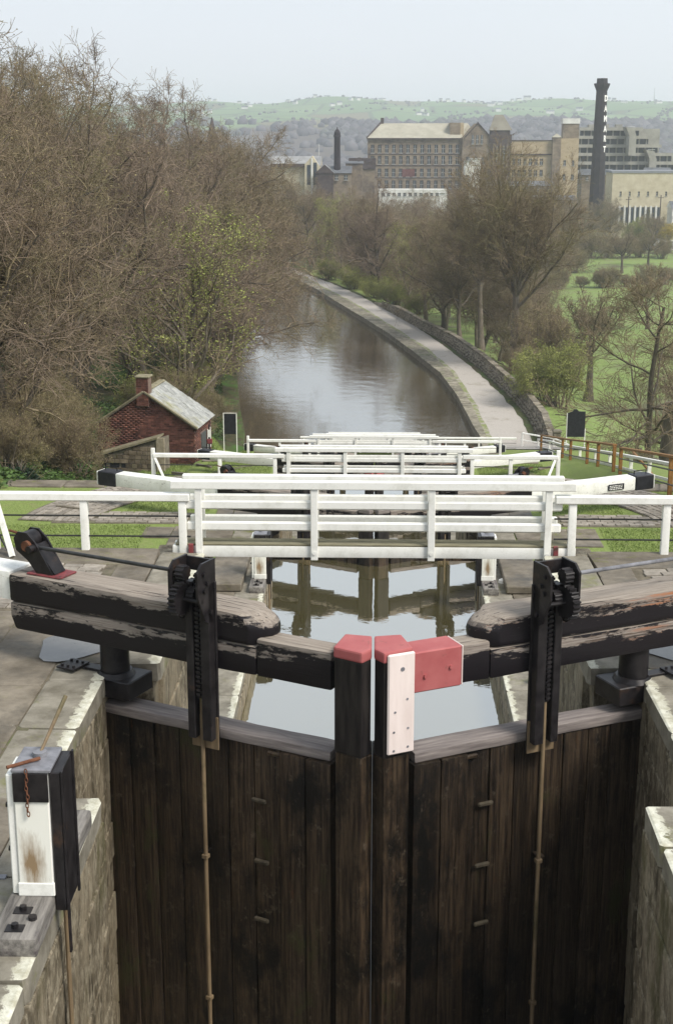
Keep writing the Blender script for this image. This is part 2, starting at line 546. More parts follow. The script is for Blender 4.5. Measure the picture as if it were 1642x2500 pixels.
def lerp_tab(tab):
    ys = [a for a, b in tab]; xs = [b for a, b in tab]
    return lambda y: float(np.interp(y, ys, xs))
XR_T = [(73, 3.2), (78, 5.6), (86, 7.0), (94.8, 7.28), (97.6, 7.1), (110.8, 6.61), (122.4, 5.73), (133.6, 3.94), (148.5, 1.37), (162.4, -1.52), (178.6, -4.97), (195, -8.4), (215, -13.5), (240, -21), (290, -40)]
XL_T = [(73, -3.2), (78, -6.2), (86, -8.3), (98, -9.2), (107, -10.4), (123, -12.2), (135, -13.8), (157, -15.2), (180, -19.5), (203, -25), (240, -36), (290, -56)]
KO_T = [(73, 4.0), (78, 6.5), (86, 7.75), (95.9, 7.95), (107.7, 7.71), (122.7, 7.0), (137.8, 5.0), (151.7, 2.3), (168.7, -.95), (182, -3.8), (198, -7.6), (210, -10.2), (240, -19), (290, -38)]
PR_T = [(73, 11.2), (82, 10.9), (92, 10.63), (102, 10.66), (112.4, 10.01), (125, 8.68), (139.3, 6.75), (157, 3.88), (173, .7), (189.7, -3.1), (203.8, -6.9), (215.2, -10.4), (240, -17), (290, -36)]
WL_T = [(88, 11.6), (91.2, 11.74), (98.4, 12.1), (106.8, 11.8), (114.5, 11.0), (126.3, 9.85), (139.5, 7.97), (151, 5.3), (166.4, 2.2), (178, -.3)]
XR, XL, KO, PR, WLX = map(lerp_tab, (XR_T, XL_T, KO_T, PR_T, WL_T))

def np_tab(tab, y):
    return np.interp(y, [a for a, b in tab], [b for a, b in tab])
def sm(x): 
    x = np.clip(x, 0, 1); return x * x * (3 - 2 * x)
def wob(x, y):
    return (np.sin(x * .9 + 1.3 * np.sin(y * .31)) * .5 + np.sin(y * .7 + x * .23) * .5)

def terrain(x, y):
    x = np.asarray(x, float); y = np.asarray(y, float)
    base = np.where(y < 17.35, 0, np.where(y < 92.7, -.195 * (y - 17.35), -14.7))
    base = np.where(y < -5, 0, base)
    # wooded bank rises on the left, the field falls away on the right
    lx = np_tab([(0, -9.8), (70, -9.8)] + [(a, b - 1.0) for a, b in XL_T if a > 74], y)
    rise = np.minimum(.28 * np.clip(lx - x, 0, None), 9)
    rise = rise * np.where(y > 230, np.clip(1 - (y - 230) / 120, 0, 1), 1)
    rx = np_tab([(0, 10.5), (60, 10.5), (88, 12.2)] + [(a, b + .6) for a, b in WL_T if a > 89] + [(200, -4), (240, -14), (290, -32)], y)
    f = sm((x - rx) / 12.0)
    fl = np.where(y < 250, -19.0 - .014 * (y - 100), -21.1 - .006 * (y - 250))
    fl = np.where(y < 100, -15 - .04 * y, fl)
    z = base + rise
    z = np.where(x > rx, z * (1 - f) + np.minimum(z, fl) * f, z)
    z = z + wob(x, y) * .12 * np.clip((np.abs(x) - 9) / 4, 0, 1)
    far = sm((y - 235) / 60)
    z = z * (1 - far) + (-21.5 - .0012 * y + .5 * wob(x * .07, y * .05)) * far
    dip = .95 * sm((y - 36) / 12) * (1 - sm((y - 70) / 10)) * sm((-6.5 - x) / 1.5)
    z = z - dip
    hutw = sm((x + 14.2) / 1.2) * sm((-6.8 - x) / 1.5) * sm((y - 56) / 2) * sm((71 - y) / 3)
    z = z * (1 - hutw) + (-9.15 - .0 * y) * hutw
    # level terraces beside the locks
    for k in range(4):
        y0 = -30 if k == 0 else STEP[k - 1]
        y1 = STEP[k]
        inside = (y > y0 - 1e-4) & (y <= y1 + 1e-4)
        g = sm((np.abs(x) - HW[k]) / 1.6)
        z = np.where(inside, ZK[k] * (1 - g) + z * g, z)
    # canal bed
    can = (y > 73.6) & (y < 280) & (x > np_tab(XL_T, y) - .15) & (x < np_tab(XR_T, y) + .3)
    z = np.where(can, -17.0, z)
    pathz = (y > 92) & (y < 280) & (x >= np_tab(XR_T, y) + .3) & (x < np_tab(PR_T, y) + .9)
    z = np.where(pathz, -14.76, z)
    return z

def tz(x, y): return float(terrain(np.array([x]), np.array([y]))[0])

xs = np.unique(np.concatenate([np.arange(-60, -14, 1.5), np.arange(-14, 16.01, .4), np.arange(16, 60, 1.5), np.arange(60, 700, 14), -np.arange(60, 700, 14), [-CW - .9, CW + .9]]))
yy = np.concatenate([np.arange(-60, 16, 2), np.arange(16, 100, .6), np.arange(100, 232, 1.0), np.arange(232, 700, 8)])
for s_ in STEP:
    yy = np.concatenate([yy, [s_ - .06, s_ + .02]])
ys_ = np.unique(yy)
g_me = grid_mesh('ground', xs, ys_, lambda X, Y: terrain(X, Y) - .03,
                 keep=lambda cx, cy: ~((np.abs(cx) < CW + .9) & (cy < STEP[3] + .02) & (cy > -12)))
gco = np.empty(len(g_me.vertices) * 3, np.float32); g_me.vertices.foreach_get('co', gco); gco = gco.reshape(-1, 3)
gx, gy = gco[:, 0], gco[:, 1]
wood_w = sm((-9.3 - gx) / 1.5) * sm((gy - 26) / 4) * (1 - sm((gx + 12.5) / 1) * 0)
lawn_left = np.exp(-((gx + 8.2) / 2.2) ** 2 - ((gy - 66) / 7.5) ** 2)
wood_w = np.clip(wood_w - lawn_left * 1.2, 0, 1)
wood_w = np.where((gy > 76) & (gx < np_tab(XL_T, gy) + 1), np.clip(1 - lawn_left, 0, 1), wood_w)
wood_w = np.where(gy > 225, sm((18 + (gy - 225) * .05 - gx) / 14), wood_w)
mead_w = np.where(gy > 84, sm((gx - np_tab(WL_T, gy) + .5) / 1.5), sm((gx - 10.5) / 1.5)) * (1 - wood_w)
for nm, arr in (('wood', wood_w), ('meadow', mead_w)):
    at = g_me.attributes.new(nm, 'FLOAT', 'POINT')
    at.data.foreach_set('value', np.ascontiguousarray(arr, np.float32))
# ground material: mown lawn, rough bank under the trees, bright meadow to the right
def ground_mat():
    t = NT('ground_cover', .9)
    P = t.coord('World')
    p = t.sep(P)
    n = t.noise(P, 18, 8, .7)
    n1 = t.noise(P, .35, 6, .65)
    n2 = t.noise(P, 2.2, 7, .7)
    lawn = t.mix(t.ramp(n, .3, .7), (.15, .205, .050), (.255, .315, .095))
    lawn = t.mix(t.ramp(n2, .5, .8), lawn, (.24, .23, .11))
    wood = t.mix(t.ramp(n2, .35, .65), (.028, .036, .012), (.085, .066, .036))
    wood = t.mix(t.ramp(n1, .46, .60), wood, (.060, .12, .022))
    mead = t.mix(t.ramp(n2, .3, .7), (.135, .195, .050), (.235, .310, .090))
    mt = t.noise(t.coord('World', (1, 1, 1)), .9, 8, .75)
    mead = t.mix(t.ramp(mt, .55, .68), mead, (.155, .16, .075))
    mead = t.mix(t.ramp(n1, .48, .70), mead, (.19, .20, .095))
    big = t.noise(P, .05, 4, .6)
    mead = t.mix(t.ramp(big, .56, .64), mead, (.105, .105, .055))
    def attr(nm):
        q = t.n.new('ShaderNodeAttribute'); q.attribute_name = nm
        return t.math('ADD', q.outputs['Fac'], t.math('MULTIPLY', t.math('SUBTRACT', n2, .5), .5), True)
    c = t.mix(t.ramp(attr('meadow'), .35, .65), lawn, mead)
    c = t.mix(t.ramp(attr('wood'), .35, .65), c, wood)
    t.color(c)
    t.bump(n, .9, .05)
    return t.m
M['ground'] = ground_mat()
ground = link('ground', g_me, 'ground')
tag(ground, 'grass banks and meadow falling away beside the lock flight', kind='structure')

# ------------------------------------------------------------------ lock walls, coping and paving
POOLMAT = {}
def stones_on_plane(parent, x, side, y0, y1, z0, z1, ch=.44, sl=1.2):
    """courses of squared blocks on the chamber face at x = side*x, proud of a recessed bed by a few cm"""
    z = z1
    row = 0
    while z > z0 + .05:
        h = min(ch * random.uniform(.85, 1.15), z - z0)
        y = y0 - (random.uniform(0, .4) if row % 2 else 0)
        while y < y1 - .02:
            l = sl * random.uniform(.7, 1.35)
            a, b = max(y, y0), min(y + l, y1)
            if y1 - b < .2: b = y1
            if b - a > .06:
                th = .16
                out = random.uniform(-.006, .016)
                piece('stone', 'wallstone', parent, (side * (x + th / 2 - out), (a + b) / 2, z - h / 2), (th, b - a - .007, h - .006), rz=random.uniform(-.008, .008))
            y = b
            if b >= y1: break
        z -= h
        row += 1

def coping_row(parent, pool, x0, x1, side, y0, y1, z, ln=1.15, th=.2):
    y = y0
    while y < y1 - .01:
        l = ln * random.uniform(.8, 1.25)
        b = min(y + l, y1)
        if y1 - b < .35: b = y1
        piece('coping_stone', pool, parent, (side * (x0 + x1) / 2 + random.uniform(-.008, .008), (y + b) / 2, z - th / 2 + random.uniform(-.008, .006)), (x1 - x0, b - y - .014, th), rz=random.uniform(-.008, .008))
        y = b

def flags(parent, pool, x0, x1, side, y0, y1, z, w=.62, l=.95, name='flagstone', skip=None, tilt=.008):
    x = x0
    while x < x1 - .05:
        ww = min(w * random.uniform(.8, 1.2), x1 - x)
        y = y0 - random.uniform(0, .3)
        while y < y1 - .02:
            ll = l * random.uniform(.7, 1.4)
            a, b = max(y, y0), min(y + ll, y1)
            y = y + ll
            if b - a < .1: continue
            if skip and skip(x + ww / 2, (a + b) / 2): continue
            piece(name, pool, parent, (side * (x + ww / 2), (a + b) / 2, z - .05 + random.uniform(-.003, .006)), (ww - .014, b - a - .014, .1), rot=(random.uniform(-tilt, tilt), random.uniform(-tilt, tilt), random.uniform(-.012, .012)))
        x += ww

for side, sn in ((-1, 'left'), (1, 'right')):
    for k in range(4):
        z = ZK[k]
        ya = -12 if k == 0 else STEP[k - 1] + .003
        yr0, yr1, ye = YK[k] + 10.2, YK[k] + 13.2, STEP[k]
        w = empty('lock_wall_%s' % sn)
        tag(w, 'stone lock chamber wall on the %s, terrace %s' % (sn, ('nearest the viewer', 'second down the flight', 'third down the flight', 'lowest of the flight')[k]), kind='structure')
        bot = z - 4.9
        bm = bmesh.new()
        add_box(bm, (side * (CW + .06), ya, bot), (side * 3.12, yr0, z - .19))
        add_box(bm, (side * (2.66 + .06), yr0, bot), (side * 3.14, yr1, z - .19))
        add_box(bm, (side * (CW + .06), yr1, bot), (side * 3.12, ye - .2, z - .19))
        add_box(bm, (side * (CW + .03), ye - .2, bot), (side * 3.10, ye + .55, z - .28))
        fin('bedding', bm, 'wallstone', w)
        # hidden ones need no separate blocks
        zt = z - .19
        if k == 0:
            stones_on_plane(w, CW, side, 5.6, yr0, z - 4.3, zt)
            stones_on_plane(w, 2.66, side, yr0 + .02, yr1 + .3, z - 4.3, zt)
            stones_on_plane(w, CW, side, yr1 + .3, ye - .2, z - 4.2, zt)
            # end face of the narrow part, looking up the lock
            zz = zt
            while zz > z - 4.2:
                h = .36 * random.uniform(.85, 1.15)
                piece('stone', 'wallstone', w, (side * 2.42, yr0 - .08, zz - h / 2), (.5, .16 + random.uniform(0, .03), h - .02))
                zz -= h
        else:
            stones_on_plane(w, CW, side, ya + 1.5, yr0, z - .75, zt, ch=.28)
            stones_on_plane(w, CW, side, yr1 + .3, ye - .2, z - 1.2, zt, ch=.34)
        pool = 'coping'
        coping_row(w, pool, CW, 2.74, side, (5.2 if k == 0 else ya), yr0 - .0, z)
        coping_row(w, 'coping_recess', 2.66, 3.2, side, yr0, yr1, z)
        coping_row(w, pool, CW, 2.74, side, yr1, ye - .2, z)
        # corbel under the footbridge
        piece('corbel_stone', 'wallstone', w, (side * 2.5, ye + .16, z - .21), (.72, .7, .22))
        # terrace
        t = empty('lock_terrace_%s' % sn)
        tag(t, 'paved and grassed lockside terrace on the %s, %s' % (sn, ('nearest the viewer', 'second down the flight', 'third down the flight', 'lowest of the flight')[k]), kind='structure')
        if k == 0:
            box('paving_bed', (side * 3.1, -12, -.5), (side * 9.4, 17.2, -.009), 'dirt', t, bev=0)
            setts = lambda x, y: x > 3.15 and 14.75 < y < 16.6 and x < 5.6
            flags(t, 'stone', 2.75, 3.2, side, 5.4, yr0, 0)
            flags(t, 'stone', 3.21, 6.4, side, 5.4, 16.62, 0, w=.7, l=1.0, skip=setts)
            flags(t, 'stone', 2.75, 3.2, side, yr1 + .01, 16.62, 0)
            y = 14.8
            while y < 16.55:
                x = 3.25 + random.uniform(0, .12)
                while x < 5.55:
                    ll = random.uniform(.20, .30)
                    piece('sett', 'sett', t, (side * (x + ll / 2), y + .07 + (x - 3.2) * .10, -.035 + random.uniform(-.008, .008)), (ll - .016, .13, .09), rz=side * .10 + random.uniform(-.02, .02))
                    x += ll
                y += .148
            x = 2.76
            while x < 9.4:
                l = random.uniform(1.2, 1.9)
                piece('edge_stone', 'stone', t, (side * (x + l / 2), 16.98, -.10 + random.uniform(-.006, .004)), (l - .02, .72, .2), rz=random.uniform(-.004, .004))
                x += l
        else:
            yk = YK[k]
            nst = lambda x, y: False
            # apron of flags by the chamber, widening around the gate
            flags(t, 'stone', 2.75, 3.55, side, ya + .2, yr0, z, w=.8, l=1.1)
            flags(t, 'stone', 3.21, 5.3, side, yk + 10.6, yk + 12.9, z, w=.7, l=.7, skip=lambda x, y: (x - 3.2) > 2.1 - abs(y - yk - 12.0) * .6 + .25 * math.sin(y * 9))
            flags(t, 'stone', 2.75, 3.8, side, yr1 + .02, STEP[k] - .8, z, w=.6, l=.8)
            x = 2.76
            while x < HW[k] - .2:
                l = random.uniform(1.1, 1.7)
                piece('edge_stone', 'stone', t, (side * (x + l / 2), STEP[k] - .37, z - .09), (l - .02, .7, .2))
                x += l
            # brick path swept by the balance beam: an arc round the heel and a landing by the lock
            cx0, cy0 = side * 2.7, yk + 12.7
            arcs = [(r_, 1.42) for r_ in np.arange(4.15, 5.75, .165)]
            rmax = 5.75 if k == 1 else min(5.75, HW[k] - 2.9)
            bmp = bmesh.new()
            N_ = 18
            rim = []
            for i in range(N_):
                a0 = .12 + i / (N_ - 1) * 1.25
                rim.append((bmp.verts.new((cx0 + side * 4.05 * math.cos(a0), cy0 + 4.05 * math.sin(a0), z - .012)), bmp.verts.new((cx0 + side * (rmax + .05) * math.cos(a0), cy0 + (rmax + .05) * math.sin(a0), z - .012))))
            for i in range(N_ - 1): bmp.faces.new((rim[i][0], rim[i][1], rim[i + 1][1], rim[i + 1][0]))
            fin('path_bed', bmp, 'brickbed', t)
            box('landing_bed', (side * 4.3, yk + 13.15, z - .2), (side * 7.6, yk + 14.15, z - .015), 'brickbed', t, bev=0)
            V = []; Q = []
            nb = 0
            def lay(px, py, rz):
                global nb_
                piece('path_brick', 'sett', t, (px, py, z - .028 + random.uniform(-.010, .006)), (.285, .14, .09), rot=(random.uniform(-.04, .04), 0, rz))
            if k < 3:
                for r_, _ in arcs:
                    if r_ > rmax: continue
                    a0 = .15
                    while a0 < 1.36:
                        if k == 1 or random.random() < 1:
                            lay(cx0 + side * r_ * math.cos(a0), cy0 + r_ * math.sin(a0), (a0 + math.pi / 2) * side + random.uniform(-.03, .03)); nb += 1
                        a0 += .305 / r_
                for r_ in range(6):
                    x = 4.4 + (r_ % 2) * .15
                    while x < 7.3:
                        rr = math.hypot(x + .15 - 2.7, 13.25 + r_ * .16 - 12.7)
                        if rr < 4.05: lay(side * (x + .15), yk + 13.25 + r_ * .16, random.uniform(-.03, .03))
                        x += .31
            for j in range(3):
                a0 = .35 + j * .30
                g_ = piece('grip_bar', 'stone', t, (cx0 + side * 5.0 * math.cos(a0), cy0 + 5.0 * math.sin(a0), z + .005), (.8, .09, .09), rz=a0 * side)
        # retaining wall at the drop to the next terrace
        rw = box('retaining_wall', (side * 2.9, STEP[k] - .42, (ZK[k + 1] if k < 3 else -14.9) - .6), (side * (HW[k] - .1), STEP[k] - .03, z - .21), 'wallstone', None, bev=.02)
        tag(rw, 'stone retaining wall at the drop %s of the lock, %s' % (sn, ('below the nearest terrace', 'below the second terrace', 'below the third terrace', 'down to the canal')[k]), kind='structure')

# raised timber bars set in the near paving for boaters' feet, left side
for i, (x, y, l, rz) in enumerate([(-3.9, 11.55, .85, .0), (-4.0, 11.0, .8, .02), (-3.95, 10.2, .75, .03), (-3.9, 9.55, .7, .0), (-3.42, 10.75, .42, 1.35)]):
    o = box('foot_grip', (-l / 2, -.045, -.05), (l / 2, .045, .035), 'peel_post', None, .01)
    o.location = (x, y, 0); o.rotation_euler = (0, 0, rz)
    tag(o, ['dark raised grip bar in the left paving, farthest of the row', 'dark raised grip bar in the left paving, second from the beam', 'dark raised grip bar in the left paving, third from the beam', 'dark raised grip bar in the left paving, nearest the white post', 'short grip bar lying crosswise in the left paving'][i], 'grip bar', 'raised grip bars in the left paving')

# water in the chambers
for k, lab in enumerate(('dark water at the bottom of the nearest empty chamber', 'still grey water in the chamber beyond the near gates', 'water in the third chamber of the flight', 'water in the fourth chamber of the flight')):
    z = [-4.12, -4.08, -7.75, -11.55][k]
    y0 = -12 if k == 0 else YK[k - 1] + 12.0
    y1 = YK[k] + 12.0
    me = grid_mesh('water', np.array([-2.73, 2.73]), np.array([y0, y1]), lambda X, Y: X * 0 + z)
    tag(link('water', me, 'water'), lab, kind='structure')

# ------------------------------------------------------------------ lock gates
GA = R(25.7)
def make_leaf(k, side):
    near = (k == 0)
    t = empty('lock_gate', (side * .015, YK[k] + 11.86, ZK[k]), side * GA)
    s = side
    pm = 'peel_left' if side < 0 else 'peel_right'
    def bx(name, u0, u1, v0, v1, z0, z1, mat, par=t, bev=.012):
        return box(name, (min(s * u0, s * u1), v0, z0), (max(s * u0, s * u1), v1, z1), mat, par, bev)
    def cy(name, a, b, r, mat, par=t, n=12, r1=None):
        return cyl(name, (s * a[0], a[1], a[2]), (s * b[0], b[1], b[2]), r, mat, par, n, r1)
    zb = -5.2 if near else -4.3
    # lower timber: runs the whole leaf
    def cut_corner(bm):
        # rounded lower outer corner
        for v in bm.verts:
            u = abs(v.co.x)
            if u > 3.5 and v.co.z < .5:
                dz = .5 - v.co.z
                v.co.x -= (1 if v.co.x > 0 else -1) * (dz ** 2) * 2.2 * (u - 3.45) / .48
    lo_t = timber('lower_timber', (min(s * 1.04, s * 3.92), -.29, .33), (max(s * 1.04, s * 3.92), .14, .615), pm, t, .008, 22, 0, .025, cut_corner, 1 + side)
    # the stretch between beam and mitre post stands a little higher
    if near or True:
        timber('gate_rail', (min(s * .26, s * 1.035), -.285, .33), (max(s * .26, s * 1.035), -.02, .695), 'peel_rail', t, .005, 8, 0, .02)
    def round_nose(bm):
        for v in bm.verts:
            u = abs(v.co.x)
            if u < 1.32:
                q = (1.32 - u) / .40
                sgn = 1 if v.co.x > 0 else -1
                yc = abs(v.co.y + .075) / .225; zc_ = (v.co.z - .76) / .14
                v.co.x = sgn * (u + q * q * (.20 * min(1, yc) ** 2.4 + .10 * max(0, zc_) ** 2.5 + .04 * max(0, -zc_) ** 2))
                v.co.z -= .035 * q * q * max(0, zc_)
    blk = timber('balance_beam', (min(s * .92, s * 3.92), -.30, .622), (max(s * .92, s * 3.92), .15, .915), pm, t, .010, 30, 0, .045, round_nose, 5 + side, 6)
    blk['label'] = 'heavy balance beam with black paint flaking off grey timber'
    be = timber('beam_tail', (min(s * 3.925, s * 6.85), -.27, .62 if near else .52), (max(s * 3.925, s * 6.85), .09, .93 if near else .84), 'whiteworn', t, .006, 12, 0, .03)
    be['label'] = 'white painted outer end of the balance beam'
    if not near:
        bx('beam_end_block', 6.86, 7.38, -.283, .10, .50, .855, 'blackboard', t, .02)
        bx('beam_end_cap', 7.382, 7.42, -.27, .09, .51, .845, 'white', t)
        h = bmesh.new()
        for a, b in (((6.95, -.05, .85), (6.95, -.05, .93)), ((6.95, -.05, .93), (7.3, -.05, .93)), ((7.3, -.05, .93), (7.3, -.05, .85))):
            add_cyl(h, (s * a[0], a[1], a[2]), (s * b[0], b[1], b[2]), .013, n=6)
        fin('hand_hoop', h, 'iron', t)
    if k == 1 and side > 0:
        p = bx('notice_plate', 6.05, 6.5, -.300, -.287, .58, .73, 'blackboard', t, .003)
        p['label'] = 'small black plate with pale lettering'
        m = bmesh.new()
        for r_ in range(3):
            x_ = 6.08
            while x_ < 6.45:
                w_ = random.uniform(.02, .06)
                add_box(m, (x_, -.3045, .60 + r_ * .04), (min(x_ + w_, 6.48), -.3005, .618 + r_ * .04)); x_ += w_ + .015
        fin('lettering', m, 'white', p)
    # mitre post with coloured cap
    def prism(name, grow, z0, z1, mat, bev=.012):
        bm = bmesh.new()
        pl_ = [(-.345, 11.64), (-.10, 11.49), (-.018, 11.60), (-.018, 11.92), (-.25, 11.97)]
        cx_, cy_ = -.17, 11.73
        out_ = []
        for X_, Y_ in pl_:
            X_ = cx_ + (X_ - cx_) * (1 + grow); Y_ = cy_ + (Y_ - cy_) * (1 + grow)
            X_ = min(X_, -.003) if z1 > 0 else (-.0005 if X_ > -.06 else X_)
            dx, dy = -X_ - .015, Y_ - 11.86
            out_.append((s * (dx * math.cos(GA) + dy * math.sin(GA)), -dx * math.sin(GA) + dy * math.cos(GA), z0))
        add_prism(bm, out_, (0, 0, 0), (0, 0, z1 - z0))
        bmesh.ops.bevel(bm, geom=bm.edges[:], offset=bev, segments=2, affect='EDGES', profile=.6)
        return fin(name, bm, mat, t)
    prism('mitre_post', 0, -.23, .68, 'peel_post')
    prism('post_cap', .05, .682, .785, 'walkwood' if k == 1 else 'red', .02)
    prism('mitre_plank', -.06, zb, -.233, 'planks')
    if near and side > 0:
        bx('white_board', -.06, .205, -.405, -.372, -.19, .765, 'whiteboard', t, .012)
        for (u, z_) in ((.08, .62), (.0, .03), (.14, .05), (.0, -.15), (.14, -.13), (.01, .22), (.13, .33)):
            cyl('screw_head', (u, -.410, z_), (u, -.404, z_), .011 if z_ < .5 else .02, 'steel', t, 8)
        bx('painted_rail_end', .21, .735, -.300, -.005, .318, .708, 'red', t, .012)
        bx('paint_edge', .737, .75, -.296, -.009, .322, .704, 'whiteboard', t, .004)
        for u, z_ in ((.36, .47), (.62, .52)):
            cyl('bolt_head', (u, -.318, z_), (u, -.298, z_), .018, 'red', t, 8)
    # walkway timber along the gate top
    wt = timber('walkway_timber', (min(s * .30, s * 2.86), -.235, -.40), (max(s * .30, s * 2.86), .03, -.30), 'walkwood', t, .008, 14, 0, .018)
    # vertical planks
    u = .27
    i = 0
    while u < 2.96:
        w_ = random.uniform(.25, .30)
        u1 = min(u + w_, 3.0)
        vv = -.21 + random.uniform(-.008, .008)
        if i in (0,): vv = -.275
        if i in (1,): vv = -.262
        pl = timber('plank', (min(s * u, s * u1) + .006, vv, zb), (max(s * u, s * u1) - .006, .02, -.405), 'planks', t, .004, 5, 2, .014, None, i * 2 + side)
        u = u1
        i += 1
    for j, (u_, z_) in enumerate([(.98, -.98), (.96, -1.62), (.97, -2.25), (.80, -.46)]):
        bx('peg', u_, u_ + .16, -.262, -.225, z_, z_ + .045, 'strap' if j < 3 else 'planks', t, .012)
    # heel: cast column, flange and block
    cy('heel_column', (2.80, -.08, .02), (2.80, -.08, .345), .145, 'iron', n=28)
    cy('heel_flange', (2.80, -.08, -.03), (2.80, -.08, .018), .20, 'iron', n=28, r1=.17)
    bx('heel_block', 2.52, 2.98, -.26, .16, -.22, -.032, 'iron', t, .01)
    # strap anchoring the collar to the paving
    hs = bx('collar_strap', 2.9, 3.18, -.20, -.08, .004, .03, 'iron', t, .004)
    pl = bx('bolt_plate', 3.10, 3.32, -.36, -.10, .032, .05, 'iron', t, .004)
    for a in (3.14, 3.21, 3.28):
        for b in (-.31, -.16):
            cyl('bolt_head', (s * a, b, .051), (s * a, b, .068), .014, 'iron', pl, 6)
    # paddle gear
    g = bx('gear_post', 1.455, 1.555, -.43, -.31, -.36, 1.20, 'iron', t, .006)
    bx('gear_post_plate', 1.440, 1.715, -.335, -.305, -.46, 1.20, 'iron', g, .004)
    bx('gear_flange', 1.635, 1.715, -.43, -.337, -.36, 1.20, 'iron', g, .006)
    foot = bx('foot_plate', 1.430, 1.725, -.352, -.337, -.47, -.14, 'rod', g, .003)
    foot['label'] = 'bare rusty lower end of the gear post'
    bm = bmesh.new()
    add_box(bm, (min(s * 1.570, s * 1.620), -.40, .05), (max(s * 1.570, s * 1.620), -.36, 1.28))
    z_ = .08
    while z_ < 1.26:
        add_box(bm, (min(s * 1.573, s * 1.617), -.425, z_), (max(s * 1.573, s * 1.617), -.40, z_ + .022))
        z_ += .045
    fin('toothed_rack', bm, 'iron', g)
    cy('paddle_rod', (1.590, -.375, zb), (1.590, -.375, .06), .021, 'rod', t, 10)
    bx('rod_guide', 1.558, 1.622, -.405, -.345, -1.63, -1.585, 'rod', t, .006)
    bx('rod_bracket', 1.622, 1.69, -.345, -.215, -1.615, -1.60, 'planks', t, .003)
    bx('rod_guide', 1.558, 1.622, -.405, -.345, -3.2, -3.155, 'rod', t, .006)
    # side plates of the winding head
    hd = empty('winding_head', (0, 0, 0)); hd.parent = t
    for j, u_ in enumerate((1.455, 1.755)):
        bm = bmesh.new()
        pts = [(s * u_, -.30, 1.42), (s * u_, -.52, 1.42), (s * u_, -.60, 1.35), (s * u_, -.60, 1.12), (s * u_, -.48, .86), (s * u_, -.42, .82), (s * u_, -.30, .82)]
        add_prism(bm, pts, (0, 0, 0), (s * .022, 0, 0))
        fin('side_plate', bm, 'iron', hd)
    bx('head_bridge', 1.477, 1.755, -.325, -.30, 1.28, 1.41, 'iron', hd, .004)
    for u_ in (1.450, 1.780):
        for (v_, z_) in ((-.50, 1.32), (-.50, 1.16), (-.45, 1.22), (-.40, .93)):
            cyl('axle_nut', (s * (u_ - .018), v_, z_), (s * (u_ + .018), v_, z_), .024, 'iron', hd, 8)
    def cog(name, c, r, w0, w1, teeth):
        bm = bmesh.new()
        pts = []
        for i in range(teeth * 4):
            a = 2 * math.pi * i / (teeth * 4)
            rr = r if (i % 4) in (0, 1) else r * .86
            pts.append((s * w0, c[0] + rr * math.cos(a), c[1] + rr * math.sin(a)))
        add_prism(bm, pts, (0, 0, 0), (s * (w1 - w0), 0, 0))
        return fin(name, bm, 'iron', hd)
    cog('large_cog', (-.53, 1.06), .165, 1.655, 1.730, 22)
    cog('pinion', (-.49, 1.30), .075, 1.645, 1.735, 10)
    cog('rack_pinion', (-.47, 1.10), .07, 1.555, 1.635, 10)
    cy('axle', (1.455, -.53, 1.06), (1.785, -.53, 1.06), .022, 'iron', hd, 8)
    # shaft to the crank standing on the beam
    cy('drive_shaft', (1.775, -.44, 1.29), (3.62, -.18, 1.20), .020, 'darkpipe' if side < 0 else 'steel', t, 10)
    cr = empty('crank_stand', (0, 0, 0)); cr.parent = t
    prof = [(3.42, .945), (3.62, .945), (3.72, 1.06), (3.86, 1.15), (3.885, 1.27), (3.83, 1.345), (3.72, 1.345), (3.62, 1.26), (3.53, 1.12)]
    for y_ in (-.22, -.03):
        bm = bmesh.new()
        add_prism(bm, [(s * a, y_, c) for a, c in prof], (0, 0, 0), (0, .018, 0))
        fin('side_plate', bm, 'iron', cr)
    bm = bmesh.new()
    add_prism(bm, [(s * 3.40, -.20, .95), (s * 3.43, -.20, .95), (s * 3.66, -.20, 1.22), (s * 3.63, -.20, 1.23)], (0, 0, 0), (0, .17, 0))
    fin('web_plate', bm, 'iron', cr)
    bx('base_plate', 3.30, 3.72, -.25, .02, .924, .941, 'redrail', cr, .004)
    cy('drum', (3.77, -.19, 1.245), (3.77, -.04, 1.245), .095, 'iron', cr, 18)
    cy('spindle', (3.64, -.30, 1.20), (3.64, -.17, 1.20), .038, 'iron', cr, 10)
    cy('spindle_collar', (3.70, -.27, 1.22), (3.70, -.23, 1.22), .055, 'rust', cr, 10)
    cy('spindle', (3.86, -.12, 1.29), (4.02, -.12, 1.31), .014, 'rust', cr, 8)
    wh = ('nearest', 'second', 'third', 'lowest')[k]
    sd = 'left' if side < 0 else 'right'
    tag(t, {(0, -1): 'nearest left gate leaf with flaking black balance beam and tall iron gear',
            (0, 1): 'nearest right gate leaf with red rail end and fresh white board',
            (1, -1): 'left leaf of the second gates, white beam ending black by the brick hut lawn',
            (1, 1): 'right leaf of the second gates, white beam with small black plate',
            (2, -1): 'left leaf of the third gates seen between the middle footbridge rails',
            (2, 1): 'right leaf of the third gates seen between the middle footbridge rails',
            (3, -1): 'left leaf of the lowest gates just above the canal basin',
            (3, 1): 'right leaf of the lowest gates beside the towpath'}[(k, side)], 'lock gate', 'black lock gate leaves of the staircase')
    return t
for k in range(4):
    for side in (-1, 1):
        make_leaf(k, side)

